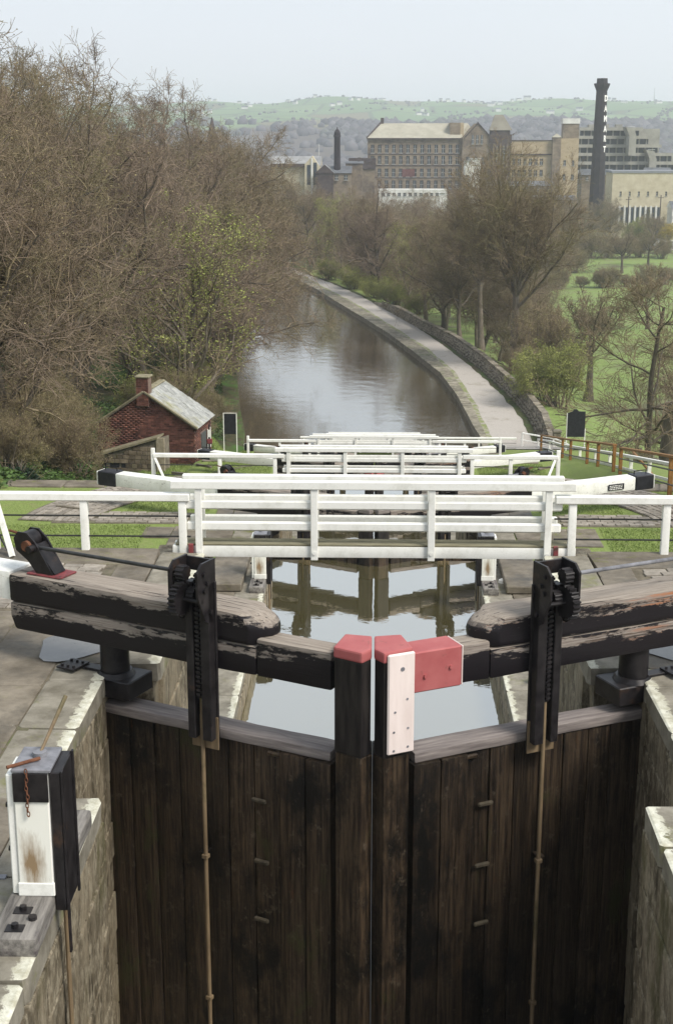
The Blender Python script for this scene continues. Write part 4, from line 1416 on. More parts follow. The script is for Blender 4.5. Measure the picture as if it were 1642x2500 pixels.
o = empty('life_ring_box', (-7.72, 63.7, -9.2))
cyl('post', (0, 0, -.3), (0, 0, 1.55), .035, 'iron', o, 8)
box('notice', (-.07, -.05, .95), (.09, -.035, 1.3), 'white', o, .004)
box('red_box', (-.12, -.06, .62), (.14, .06, .86), 'redrail', o, .02)
tag(o, 'red box with small white notice on a post at the hut corner', 'safety box')

# ------------------------------------------------------------------ trees
def perp(d):
    a = np.where(np.abs(d[..., 2:3]) < .9, np.array([0, 0, 1.0]), np.array([1.0, 0, 0]))
    u = np.cross(d, a); u /= np.linalg.norm(u, axis=-1, keepdims=True) + 1e-9
    v = np.cross(d, u)
    return u, v
def norm(v): return v / (np.linalg.norm(v, axis=-1, keepdims=True) + 1e-9)
def children(P, Rr, n, t0, t1, ang, lenf, K, up, wander, rf, tip=.35, g=None, lenpow=.5):
    """P (N,K0,3), Rr (N,K0): n children per parent polyline"""
    N, K0, _ = P.shape
    t = g.uniform(t0, t1, (N, n))
    t = np.sort(t, 1)
    f = t * (K0 - 1); i = np.clip(f.astype(int), 0, K0 - 2); w = f - i
    I = np.arange(N)[:, None]
    A, B = P[I, i], P[I, i + 1]
    pos = A + (B - A) * w[..., None]
    r = Rr[I, i] * (1 - w) + Rr[I, i + 1] * w
    tan = norm(B - A)
    u, v = perp(tan)
    phi = (np.arange(n)[None] * 2.4 + g.uniform(0, 6.28, (N, 1)) + g.normal(0, .5, (N, n)))[..., None]
    a = g.normal(ang, ang * .22, (N, n))[..., None]
    d = tan * np.cos(a) + (u * np.cos(phi) + v * np.sin(phi)) * np.sin(a)
    PL = np.linalg.norm(np.diff(P, axis=1), axis=-1).sum(1)[:, None]
    L = PL * lenf * (1.15 - t ** 1.0 * lenpow) * g.uniform(.7, 1.25, (N, n))
    M_ = N * n
    d = d.reshape(M_, 3); pos = pos.reshape(M_, 3); L = L.reshape(M_); r = r.reshape(M_)
    out = np.zeros((M_, K, 3)); out[:, 0] = pos
    step = (L / (K - 1))[:, None]
    for k in range(1, K):
        d = norm(d + g.normal(0, wander, (M_, 3)) + np.array([0, 0, up]))
        out[:, k] = out[:, k - 1] + d * step
    r0 = (r * rf)[:, None]
    R2 = r0 * np.linspace(1, tip, K)[None]
    return out, R2
def skin(P, Rr, k):
    N, K, _ = P.shape
    d = norm(P[:, -1] - P[:, 0])
    u, v = perp(d)
    a = np.arange(k) * 2 * np.pi / k
    ring = u[:, None, None] * np.cos(a)[None, None, :, None] + v[:, None, None] * np.sin(a)[None, None, :, None]
    V = P[:, :, None] + ring * Rr[:, :, None, None]
    idx = np.arange(N * K * k).reshape(N, K, k)
    a0 = idx[:, :-1]; a1 = idx[:, 1:]
    Q = np.stack([a0, np.roll(a0, -1, 2), np.roll(a1, -1, 2), a1], -1).reshape(-1, 4)
    return V.reshape(-1, 3), Q
def join(parts):
    Vs, Qs, o = [], [], 0
    for V, Q in parts:
        Vs.append(V); Qs.append(Q + o); o += len(V)
    return np.concatenate(Vs), np.concatenate(Qs)
def leaf_quads(pts, size, g, flat=.6):
    N = len(pts)
    d = norm(g.normal(0, 1, (N, 3)) * np.array([1, 1, flat]))
    u, v = perp(d)
    s = (size * g.uniform(.5, 1.3, N))[:, None]
    V = np.stack([pts - u * s, pts + v * s * .6, pts + u * s, pts - v * s * .6], 1).reshape(-1, 3)
    return V, np.arange(N * 4).reshape(N, 4)

def bark(name, c1, c2, c3=None):
    return noisemat(name, c1, c2, 4, (3, 3, .6), rough=.9, bump=.5, bd=.02, c3=c3, c3s=1.5)
M['bark'] = bark('brown_grey_bark', (.11, .090, .068), (.22, .185, .145), (.12, .125, .06))
M['barkdark'] = bark('dark_bark', (.055, .045, .034), (.13, .108, .082))
M['twig'] = noisemat('brown_twigs', (.148, .108, .070), (.285, .222, .148), .45, kind='World', isl=.4, bump=0, rough=.9, c3=(.19, .165, .085), c3s=.22, c3r=(.45, .62))
M['twigred'] = noisemat('reddish_twigs', (.135, .10, .072), (.27, .205, .15), .5, kind='World', isl=.4, bump=0, rough=.9)
M['twiggreen'] = noisemat('olive_twigs', (.15, .14, .065), (.24, .22, .11), .5, kind='World', isl=.4, bump=0, rough=.9)
M['buds'] = noisemat('spring_leaves', (.19, .215, .055), (.32, .34, .10), .6, kind='World', isl=.35, bump=0, rough=.8)
M['budsdull'] = noisemat('dull_spring_buds', (.19, .165, .075), (.30, .25, .125), .6, kind='World', isl=.4, bump=0, rough=.8)
M['ivy'] = noisemat('ivy_leaves', (.030, .060, .014), (.075, .125, .030), 1.2, kind='World', isl=.4, bump=0, rough=.6)
M['forsythia'] = noisemat('yellow_blossom', (.42, .30, .03), (.55, .42, .06), 2, kind='World', isl=.3, bump=0)
M['holly'] = noisemat('dark_evergreen_leaves', (.010, .022, .012), (.030, .055, .028), 2, kind='World', isl=.5, bump=0, rough=.45)

TREES = {}
def grow(kind, seed):
    g = np.random.default_rng(seed)
    def trunk(H, K, lean, r, wav):
        P = np.zeros((1, K, 3))
        d = norm(np.array([lean[0], lean[1], 1.0]))
        for k in range(1, K):
            d = norm(d + g.normal(0, wav, 3) * np.array([1, 1, .3]) + np.array([0, 0, .12]))
            P[0, k] = P[0, k - 1] + d * H / (K - 1)
        Rr = (r * np.linspace(1, .35, K) ** .9)[None]; Rr[0, 0] *= 1.35
        return P, Rr
    if kind == 'wood':                # broad bare canal-side tree: twiggy to the tips
        T, TR = trunk(9.5, 8, g.normal(0, .12, 2), .26, .10)
        A, AR = children(T, TR, 14, .16, 1.0, .88, .62, 7, .06, .17, .62, g=g, lenpow=.45)
        B, BR = children(A, AR, 9, .12, 1.0, .85, .52, 6, .05, .30, .60, g=g)
        C, CR = children(B, BR, 8, .12, 1.0, .90, .56, 5, .04, .34, .55, g=g)
        D_, DR = children(C, CR, 9, .1, 1.0, .85, .62, 3, .06, .38, .6, .5, g=g)
        DR = np.maximum(DR, .0075); CR = np.maximum(CR, .010)
        tips, mats = (D_, DR), ('barkdark' if seed % 2 else 'bark', 'twig' if seed != 3 else 'twigred')
        parts = [skin(B, BR, 4), skin(C, CR, 3), skin(D_, DR, 3)]
        leaf = None
        E = D_[:, -1][g.random(len(D_)) < .35]
        leaf = (E, .035, 'budsdull')
    elif kind == 'vase':              # tall elm-like tree, limbs fanning upward
        T, TR = trunk(12.0, 9, (.02, 0), .40, .025)
        A, AR = children(T, TR, 20, .56, 1.0, .62, .70, 8, .07, .09, .52, g=g, lenpow=.35)
        B, BR = children(A, AR, 11, .15, 1.0, .65, .46, 5, .04, .15, .50, g=g)
        C, CR = children(B, BR, 9, .12, 1.0, .68, .54, 4, .03, .2, .55, g=g)
        D_, DR = children(C, CR, 9, .1, 1.0, .6, .55, 3, .0, .22, .6, .5, g=g)
        DR = np.maximum(DR, .008); CR = np.maximum(CR, .013)
        mats = ('bark', 'twig')
        parts = [skin(B, BR, 4), skin(C, CR, 3), skin(D_, DR, 3)]
        leaf = (D_[:, -1][g.random(len(D_)) < .3], .05, 'budsdull')
    elif kind == 'orchard':           # low leaning tree with a wide open crown
        T, TR = trunk(3.6, 6, (.10, 0), .30, .07)
        A, AR = children(T, TR, 7, .80, 1.0, .85, 1.15, 7, .04, .16, .62, g=g, lenpow=.2)
        B, BR = children(A, AR, 9, .15, 1.0, .8, .5, 5, .03, .24, .55, g=g)
        C, CR = children(B, BR, 9, .12, 1.0, .8, .55, 4, .02, .26, .55, g=g)
        D_, DR = children(C, CR, 8, .1, 1.0, .7, .6, 3, .05, .28, .6, .5, g=g)
        DR = np.maximum(DR, .009); CR = np.maximum(CR, .012)
        mats = ('barkdark', 'twig')
        parts = [skin(B, BR, 4), skin(C, CR, 3), skin(D_, DR, 3)]
        leaf = (D_[:, -1][g.random(len(D_)) < .2], .04, 'budsdull')
    elif kind == 'sparse':            # gaunt tree at the right edge, horizontal droopy boughs
        T, TR = trunk(9.5, 9, (-.05, 0), .20, .07)
        A, AR = children(T, TR, 18, .12, 1.0, 1.15, .52, 7, .03, .12, .50, g=g, lenpow=.5)
        B, BR = children(A, AR, 9, .15, 1.0, .7, .45, 5, .0, .18, .5, g=g)
        C, CR = children(B, BR, 8, .15, 1.0, .7, .55, 4, .0, .22, .55, g=g)
        D_, DR = children(C, CR, 5, .1, 1.0, .6, .6, 3, .0, .25, .6, .5, g=g)
        DR = np.maximum(DR, .008); CR = np.maximum(CR, .011)
        mats = ('barkdark', 'twig')
        parts = [skin(B, BR, 4), skin(C, CR, 3), skin(D_, DR, 3)]
        leaf = None
    elif kind in ('bush', 'greenbush'):
        n = 26
        T = np.zeros((n, 5, 3)); d = norm(np.concatenate([g.normal(0, .45, (n, 2)), np.ones((n, 1))], 1))
        T[:, 0, :2] = g.normal(0, .35, (n, 2)); T[:, 0, 2] = -.2
        for k in range(1, 5):
            d = norm(d + g.normal(0, .1, (n, 3))); T[:, k] = T[:, k - 1] + d * g.uniform(.6, .8, (n, 1))
        TR = np.linspace(.05, .018, 5)[None] * np.ones((n, 1))
        B, BR = children(T, TR, 9, .25, 1.0, .6, .42, 4, .04, .18, .55, g=g)
        C, CR = children(B, BR, 7, .15, 1.0, .6, .55, 4, .04, .2, .6, g=g)
        D_, DR = children(C, CR, 6, .1, 1.0, .6, .6, 3, .03, .2, .7, .5, g=g)
        DR = np.maximum(DR, .005)
        A, AR = T[:0], TR[:0]
        mats = ('bark', 'twiggreen' if kind == 'greenbush' else 'twig')
        parts = [skin(B, BR, 3), skin(C, CR, 3), skin(D_, DR, 3)]
        pts = np.concatenate([D_[:, -1], D_[:, 1], D_[:, -1] + g.normal(0, .06, (len(D_), 3)), D_[:, 1] + g.normal(0, .06, (len(D_), 3))])
        leaf = (pts[g.random(len(pts)) < (.98 if kind == 'greenbush' else .25)], .032 if kind == 'greenbush' else .03, 'buds' if kind == 'greenbush' else 'budsdull')
    elif kind in ('leafy', 'ivied'):  # tree coming into yellow-green leaf
        T, TR = trunk(9.0, 8, g.normal(0, .08, 2), .20, .09)
        A, AR = children(T, TR, 12, .15, 1.0, .75, .55, 6, .08, .15, .55, g=g, lenpow=.5)
        B, BR = children(A, AR, 7, .15, 1.0, .7, .5, 5, .05, .2, .55, g=g)
        C, CR = children(B, BR, 6, .12, 1.0, .7, .5, 4, .05, .2, .55, g=g)
        D_, DR = children(C, CR, 4, .1, 1.0, .65, .62, 3, .05, .25, .6, .5, g=g)
        DR = np.maximum(DR, .006); CR = np.maximum(CR, .009)
        mats = ('bark', 'twig')
        parts = [skin(B, BR, 4), skin(C, CR, 3), skin(D_, DR, 3)]
        pts = np.concatenate([D_[:, -1], D_[:, 1], C[:, -1], D_[:, -1], D_[:, 1]])
        pts = pts + g.normal(0, .09, pts.shape)
        cl = np.sin(pts[:, 0] * 1.3 + seed) + np.sin(pts[:, 2] * 1.1 + pts[:, 1]) > -.4
        leaf = (pts[cl & (g.random(len(pts)) < .95)], .052, 'buds')
    tp = skin(T, TR, 10) if kind not in ('bush', 'greenbush') else skin(T, TR, 4)
    tr = [tp] + ([skin(A, AR, 6)] if len(A) else [])
    tm = np_mesh('trunk', *join(tr)); tm.materials.append(M[mats[0]])
    cm = np_mesh('crown', *join(parts), smooth=False); cm.materials.append(M[mats[1]])
    lm = None
    if leaf is not None:
        V, Q = leaf_quads(leaf[0], leaf[1], g)
        lm = np_mesh('leaves', V, Q, smooth=False); lm.materials.append(M[leaf[2]])
    TREES[(kind, seed)] = (tm, cm, lm)
    return TREES[(kind, seed)]

def plant(kind, seed, name, loc, sc, rz, label, cat='tree', group=None, leaves=True):
    tm, cm, lm = TREES.get((kind, seed)) or grow(kind, seed)
    t = empty(name, loc, rz)
    t.scale = sc if isinstance(sc, tuple) else (sc, sc, sc)
    link('trunk' if cat == 'tree' else 'stems', tm, None, t)
    link('crown' if cat == 'tree' else 'twigs', cm, None, t)
    if lm is not None and leaves: link('leaves', lm, None, t)
    tag(t, label, cat, group)
    return t

g = np.random.default_rng(11)
# ---- wood on the left bank: front row against the terrace, then row upon row down the canal
WOOD = []
for (x, y, s) in [(-11.8, 44, .80), (-15.5, 41, .95), (-13.5, 49, 1.0), (-18, 48, 1.1), (-16.2, 56, 1.12), (-21, 60, 1.2), (-15.5, 37, .85), (-19, 54, 1.1),
                  (-15.2, 66, 1.15), (-19.5, 70, 1.3), (-17.0, 76, 1.25), (-25, 78, 1.4), (-18.5, 84, 1.4), (-22.5, 93, 1.5), (-18.0, 99, 1.35),
                  (-18.0, 106, 1.5), (-24.5, 108, 1.6), (-15.8, 114, 1.35), (-20, 120, 1.55), (-27, 124, 1.7), (-15.0, 127, 1.5), (-22.5, 138, 1.6),
                  (-15.6, 138, 1.6), (-27, 149, 1.65), (-16.5, 150, 1.65), (-18.5, 162, 1.6), (-30, 170, 1.6), (-20.0, 174, 1.5), (-22.5, 185, 1.45), (-27, 190, 1.45),
                  (-25, 203, 1.35), (-34, 200, 1.45), (-31, 220, 1.3), (-38, 225, 1.4), (-33, 240, 1.25), (-42, 245, 1.4),
                  (-31, 96, 1.5), (-34, 120, 1.6), (-36, 150, 1.6), (-30, 62, 1.2), (-27, 48, 1.0)]:
    WOOD.append((x, y, s))
for i, (x, y, s) in enumerate(WOOD):
    sd = (1, 2, 3, 4)[i % 4]
    z = tz(x, y) - .1
    plant('wood', sd, 'bare_tree', (x, y, z), (s, s, s * float(g.uniform(.92, 1.08))), float(g.uniform(0, 6.28)),
          'bare brown tree in the dense wood along the left bank', group='bare trees of the wood on the left bank')
# trees leafing out by the hut and the water
for (x, y, s, kd, sd, lab) in [(-11.0, 80, 1.12, 'leafy', 5, 'tree in yellow green leaf at the water edge right behind the brick hut'),
                               (-11.9, 88, 1.3, 'leafy', 6, 'taller tree with fresh green leaf tips beside the canal behind the hut'),
                               (-15.2, 92, 1.5, 'leafy', 5, 'green tinged tree deeper in the left wood above the hut roof')]:
    plant(kd, sd, 'leafing_tree', (x, y, tz(x, y) - .1), s, x * 2.1, lab, group='trees coming into leaf behind the hut')
t_ = plant('wood', 3, 'overhanging_tree', (-13.0, 108, -14.6), (1.05, 1.05, .8), 2.2, 'bare tree leaning its lowest boughs out over the canal')
t_.rotation_euler = (R(4), R(20), 2.2)
for x, y, s, tl, rz, lab in [(-13.6, 121, 1.25, 24, 1.1, 'bare tree stretching low boughs over the canal, nearer of the pair past the leafing tree'), (-14.6, 134, 1.35, 22, 3.9, 'bare tree stretching low boughs over the canal, farther of the pair past the leafing tree')]:
    t_ = plant('wood', 4 if y < 130 else 2, 'overhanging_tree', (x, y, -14.7), (s, s, s * .85), 0, lab)
    t_.rotation_euler = (R(3), R(tl), rz if False else 0); 
    for c_ in t_.children: c_.rotation_euler = (0, 0, rz)
# right hand row along the wall
plant('vase', 21, 'tall_bare_tree', (12.5, 125.8, -16.7), (1.12, 1.12, 1.06), 1.0, 'tallest bare tree right of the towpath with limbs fanning upward')
ROW = [(14.5, 158, 1.15, 'leafy', 5, 'green tinged tree standing behind the wall trees'), (11.5, 152, 1.1, 'wood', 3, 'broad bare tree right behind the wall midway'),(11.8, 132.5, .62, 'wood', 2, 'slim forked bare tree just left of the tallest tree'),
       (10.7, 141, .85, 'vase', 21, 'stout bare tree second left of the tallest tree'),
       (8.9, 147, .95, 'wood', 4, 'straight trunked bare tree by the wall, third left of the tallest'),
       (7.6, 155.5, 1.0, 'wood', 1, 'bare tree where the dry stone wall begins to fade'),
       (3.8, 174, 1.0, 'leafy', 6, 'green tinged tree past the far end of the wall')]
for x, y, s, kd, sd, lab in ROW:
    plant(kd, sd, 'bare_tree' if kd != 'leafy' else 'leafing_tree', (x, y, tz(x, y) - .1), s, y, lab)
n_ = 0
for (x, y, s, kd) in [(14, 150, .8, 'wood'), (6, 166, 1.0, 'leafy'), (15.5, 181, 1.05, 'leafy'), (10, 200, 1.05, 'wood'), (3.5, 196, 1.0, 'leafy'), (18, 204, 1.0, 'wood'), (-5, 212, 1.0, 'leafy'), (0, 218, 1.05, 'wood'), (8, 222, 1.05, 'leafy'), (-10, 232, 1.05, 'wood'), (4, 240, 1.1, 'leafy'), (17, 243, 1.05, 'wood'), (-4, 258, 1.1, 'leafy'), (7, 266, 1.1, 'wood'), (17, 270, 1.1, 'leafy'), (-8, 288, 1.1, 'wood'), (3, 292, 1.1, 'wood'), (14, 296, 1.1, 'leafy'), (25, 296, 1.0, 'wood'), (12, 163, 1.0, 'wood'), (17, 172, 1.0, 'wood'), (9, 176, 1.05, 'leafy'), (1.5, 186, 1.05, 'wood'), (7, 192, 1.1, 'leafy'), (14, 190, 1.05, 'wood'),
                      (-2.5, 200, 1.0, 'wood'), (4, 208, 1.1, 'wood'), (11, 212, 1.1, 'wood'), (-8, 222, 1.05, 'leafy'), (-2, 226, 1.1, 'wood'), (6, 230, 1.15, 'wood'), (15, 232, 1.0, 'leafy'),
                      (-14, 240, 1.05, 'wood'), (-6, 246, 1.1, 'wood'), (2, 252, 1.15, 'wood'), (12, 256, 1.1, 'leafy'), (22, 250, 1.0, 'wood'), (-18, 262, 1.1, 'wood'), (-10, 268, 1.1, 'wood'), (-1, 274, 1.15, 'wood'), (9, 280, 1.1, 'wood'), (20, 284, 1.05, 'wood'), (30, 276, .9, 'wood'),
                      (-24, 285, 1.1, 'wood'), (-14, 300, 1.1, 'wood'), (-3, 304, 1.15, 'wood'), (8, 308, 1.1, 'leafy'), (19, 312, 1.1, 'wood'), (31, 306, 1.0, 'wood'), (41, 318, .95, 'wood'),
                      (-26, 322, 1.1, 'wood'), (-12, 336, 1.1, 'wood'), (2, 340, 1.1, 'wood'), (15, 344, 1.1, 'wood'), (28, 342, 1.1, 'wood'), (40, 350, 1.0, 'wood'), (52, 360, .95, 'wood'),
                      (-34, 350, 1.1, 'wood'), (-20, 368, 1.1, 'wood'), (-5, 372, 1.1, 'leafy'), (10, 376, 1.1, 'wood'), (24, 380, 1.05, 'wood'), (38, 386, 1.0, 'wood'), (52, 396, 1.0, 'wood'), (66, 402, .95, 'wood'), (62, 384, .9, 'wood'), (66, 408, .8, 'wood'), (63, 405, .85, 'wood')]:
    sd = 6 if kd == 'leafy' and n_ % 2 else (5 if kd == 'leafy' else (1, 2, 3, 4)[n_ % 4])
    ss = s * (1.08 if y < 330 else .95)
    plant(kd, sd, 'bare_tree' if kd == 'wood' else 'leafing_tree', (x, y, tz(x, y) - .2), ss, float(g.uniform(0, 6.28)),
          'bare brown tree in the belt between the towpath and the mill' if kd == 'wood' else 'green tinged tree in the belt between the towpath and the mill', group='trees in the belt below the mill' if kd == 'wood' else 'leafing trees in the belt below the mill')
    n_ += 1
plant('orchard', 31, 'orchard_tree', (20.95, 136, tz(20.95, 136) - .1), 1.5, 0.0, 'low dark tree with leaning trunk standing alone in the meadow')
plant('sparse', 41, 'gaunt_tree', (15.6, 77.5, tz(15.6, 77.5) - .1), 1.05, 0.3, 'gaunt bare tree with drooping boughs at the right frame edge')
plant('sparse', 42, 'gaunt_tree', (18.6, 84, tz(18.6, 84) - .1), 1.05, 2.3, 'thick trunked bare tree half cut off by the right frame edge')
tk = cyl('broken_trunk', (17.3, 80.5, -15), (17.5, 80.5, -9.6), .75, 'bark', None, 14, .6)
tag(tk, 'thick pale tree trunk at the right frame edge behind the handrail', 'tree trunk')
plant('greenbush', 51, 'leafing_bush', (13.9, 108, tz(13.9, 108)), 1.5, 0, 'large round yellow green bush behind the wall end', 'bush')
plant('bush', 52, 'twiggy_thicket', (15.0, 124, tz(15, 124)), (1.7, 1.7, 2.1), 0, 'tall twiggy grey thicket right of the tallest tree', 'bush')
for i, (x, y, s) in enumerate([(13.2, 119, 1.0), (17.5, 140, 1.1), (15, 136, 1.2), (19, 160, 1.2), (22, 185, 1.3), (25, 214, 1.3), (29, 245, 1.5), (32, 262, 1.6)]):
    plant('bush', 52, 'meadow_bush', (x, y, tz(x, y)), s, i * 1.7, 'bare twiggy bush in the meadow hedge line', 'bush', 'bushes of the meadow hedges')
for i, (x, y, s) in enumerate([(47, 338, 1.5), (51, 336, 1.6), (55, 338, 1.4), (59, 337, 1.3), (63, 340, 1.2), (68, 338, 1.2), (78, 345, 1.5), (42, 300, 1.3), (44, 330, 1.4), (84, 380, 1.4), (92, 400, 1.5), (58, 410, 1.4), (70, 430, 1.3), (80, 455, 1.4)]):
    plant('bush', 52, 'valley_bush', (x, y, tz(x, y)), s * 1.2, i * 2.3, 'brown bush on the far valley meadow', 'bush', 'bushes on the far meadow')
plant('greenbush', 51, 'forsythia_bush', (73.5, 396, -22.0), 2.0, 1, 'dull green bush before the yellow blossom by the sheds', 'bush')
fb = plant('greenbush', 53, 'yellow_bush', (79.5, 396, -22.0), (2.4, 2.0, 1.6), 2, 'bright yellow blossoming bush beside the far sheds', 'bush')
for ch in fb.children:
    if ch.name.startswith('leaves'):
        ch.data = ch.data.copy(); ch.data.materials.clear(); ch.data.materials.append(M['forsythia'])
for i, (x, y, sc_, rz) in enumerate([(38, 196, 1.0, 1.2), (34, 262, 1.1, 2.6), (52, 300, 1.2, .4), (27, 176, .7, 4.0), (70, 362, 1.3, 5.0), (61, 318, 1.1, 3.1)]):
    plant('orchard', 31, 'meadow_tree', (x, y, tz(x, y) - .1), sc_, rz, ['lone bare tree far right in the meadow behind the orchard tree', 'bare tree at the left end of the far meadow hedge', 'bare tree before the middle of the far hedge', 'small bare tree in the meadow left of the gaunt edge tree', 'bare tree beside the lane before the sheds', 'bare tree at the right of the far hedge'][i])
for i in range(14):
    x = 30 + i * 2.9 + math.sin(i * 2.1) * .8; y = 262 + math.sin(i) * 3 + i * 1.2
    plant('bush', 52, 'hedge_bush', (x, y, tz(x, y)), .95 + .3 * math.sin(i * 1.7), i * 2.2, 'brown bush in the hedge row crossing the right hand meadow', 'bush', 'hedge row crossing the right hand meadow')
# undergrowth under the wood
for i, (x, y, s) in enumerate([(-10.9, 40.5, .55), (-12.5, 43, .7), (-11.2, 50, .7), (-13, 55, .8), (-14.0, 58, .9), (-15, 62, 1.0), (-10.4, 74, .8), (-12, 78, 1.0), (-11.2, 83, .8), (-13.5, 88, 1.1), (-11.8, 97, .7), (-13.6, 103, .9), (-14.4, 112, .9), (-15.5, 122, 1.0), (-16, 133, 1.0), (-16.6, 143, 1.0), (-17, 152, 1.1), (-19, 164, 1.1), (-22, 177, 1.2), (-25, 190, 1.2)]):
    plant('bush' if (i % 3 or i < 9) else 'greenbush', 52 if (i % 3 or i < 9) else 51, 'woodland_bush', (x, y, tz(x, y)), s, i * 1.3, 'twiggy bush in the undergrowth of the left wood' if (i % 3 or i < 9) else 'green leafing bush in the undergrowth of the left wood', 'bush', 'undergrowth bushes of the left wood' if (i % 3 or i < 9) else 'green undergrowth bushes of the left wood')
for i, (x, y, s) in enumerate([(5.2, 168, .8), (2.5, 178, .9), (0, 184, .9), (-3.2, 195, 1.0), (-7, 208, 1.0)]):
    plant('greenbush', 51, 'path_bush', (x, y, -14.9), s, i, 'green bush beside the far end of the towpath', 'bush', 'bushes beside the far towpath')
# holly at the left edge
g2 = np.random.default_rng(5)
hp = norm(g2.normal(0, 1, (9000, 3))) * g2.uniform(.55, 1.0, (9000, 1)) ** .5 * np.array([.62, .6, .50]) + g2.normal(0, .06, (9000, 3))
V, Q = leaf_quads(hp, .05, g2)
hb = empty('holly_bush', (-9.85, 37.2, -4.15))
link('leaves', np_mesh('leaves', V, Q, False), 'holly', hb)
st = grow('bush', 54)[0]
link('stems', st, None, hb).scale = (.35, .35, .3)
tag(hb, 'dense dark evergreen bush at the left frame edge by the terrace', 'bush')

# ---- undergrowth carpet: low leafy plants on the left bank (nobody could count it)
def scatter(name, label, xs0, xs1, ys0, ys1, n, size, mat, accept, hgt=.12, seed=1):
    gg = np.random.default_rng(seed)
    x = gg.uniform(xs0, xs1, n); y = gg.uniform(ys0, ys1, n)
    ok = accept(x, y)
    x, y = x[ok], y[ok]
    z = terrain(x, y) - .02
    p = np.stack([x, y, z + gg.uniform(.02, hgt, len(x))], 1)
    V, Q = leaf_quads(p, size, gg, 1.0)
    o = link(name, np_mesh(name, V, Q, False), mat)
    tag(o, label, 'undergrowth', kind='stuff')
    return o
scatter('woodland_undergrowth', 'green leafy undergrowth on the wooded bank', -20, -8.8, 30, 130, 120000, .075, 'ivy',
        lambda x, y: (x < np_tab([(30, -9.4), (54, -9.6), (60, -11.5), (70, -11.5), (74, -9.8), (86, -9.4), (130, -14.5)], y)) & ((np.sin(x * 1.1 + y * .4) + np.sin(y * .8 - x * .5)) > -.7), .28)
# blades of lawn grass on the near terraces
def blades(name, label, regions, n, seed=3, h=(.03, .075)):
    gg = np.random.default_rng(seed)
    P_ = []
    for (x0, x1, y0, y1, z) in regions:
        m = int(n * abs(x1 - x0) * (y1 - y0))
        P_.append(np.stack([gg.uniform(min(x0, x1), max(x0, x1), m), gg.uniform(y0, y1, m), np.full(m, z) if z is not None else np.zeros(m)], 1))
        if z is None: P_[-1][:, 2] = terrain(P_[-1][:, 0], P_[-1][:, 1]) - .03
    p = np.concatenate(P_)
    N = len(p); a = gg.uniform(0, 6.28, N); w = .011; hh = gg.uniform(h[0], h[1], N)
    d = np.stack([np.cos(a) * w, np.sin(a) * w, np.zeros(N)], 1)
    tipv = p + np.stack([gg.normal(0, .02, N), gg.normal(0, .02, N), hh], 1)
    V = np.stack([p - d, p + d, tipv], 1).reshape(-1, 3)
    me = np_mesh(name, V, np.arange(N * 3).reshape(N, 3), False)
    tag(link(name, me, 'blade'), label, 'grass', kind='stuff')
rg = []
for s in (-1, 1):
    rg += [(s * 5.2, s * 9.2, 29.0, 31.3, ZK[1] - .02), (s * 4.0, s * 6.0, 32.6, 34.4, ZK[1] - .02)]
    rg += [(s * 4.0, s * 6.6, 50, 53.9, ZK[2] - .02)]
blades('lawn_blades', 'short mown grass on the lower terraces', rg, 900, h=(.02, .05))
blades('bank_blades', 'longer grass on the lawn between hut and locks', [(-10.5, -6.6, 56, 74, None)], 500, 8, (.08, .16))

# ------------------------------------------------------------------ the mill and the town below
def solid(name, c, amt=.12, rough=.85, scale=.35, c2=None):
    c2 = c2 or tuple(v * (1 + amt * 2) for v in c)
    return noisemat(name, tuple(v * (1 - amt) for v in c), c2, scale, kind='World', bump=0, rough=rough)
M['millstone'] = noisemat('sooty_mill_stone', (.165, .128, .092), (.27, .22, .16), .5, (1, 1, 2.2), kind='World', c3=(.09, .07, .06), c3s=.16, c3r=(.5, .66), bump=.3, bd=.05)
M['milldark'] = noisemat('dark_sooty_stone', (.050, .038, .038), (.10, .078, .070), .6, (1, 1, 2), kind='World', bump=.3, bd=.05)
M['millbuff'] = noisemat('buff_stone', (.34, .265, .165), (.46, .37, .24), .5, (1, 1, 2), kind='World', bump=.2, bd=.05)
M['millroof'] = noisemat('pale_slate_roof', (.30, .28, .22), (.40, .375, .30), .35, kind='World', bump=.2, bd=.04)
M['towerroof'] = solid('weathered_tower_slates', (.19, .175, .14))
M['greyroof'] = solid('grey_slate_roof', (.22, .23, .25))
M['paleroof'] = solid('pale_sheet_roof', (.50, .50, .50))
M['render'] = solid('white_render', (.62, .61, .57))
M['concrete'] = noisemat('buff_concrete', (.26, .25, .215), (.37, .355, .31), .4, kind='World', bump=0)
M['concretedark'] = solid('dark_glazing', (.045, .05, .06), rough=.3)  # dark glass for the office window bands
M['pane'] = solid('window_glass', (.045, .055, .065), rough=.2)
M['sash'] = solid('pale_sash', (.33, .33, .31))
M['chimneybrick'] = noisemat('dark_chimney_brick', (.014, .010, .014), (.032, .024, .028), .6, kind='World', bump=0)
M['reddoor'] = solid('dark_red_doors', (.12, .05, .045))
M['yellowstone'] = noisemat('yellow_stone', (.45, .39, .265), (.58, .52, .38), .5, kind='World', bump=0)

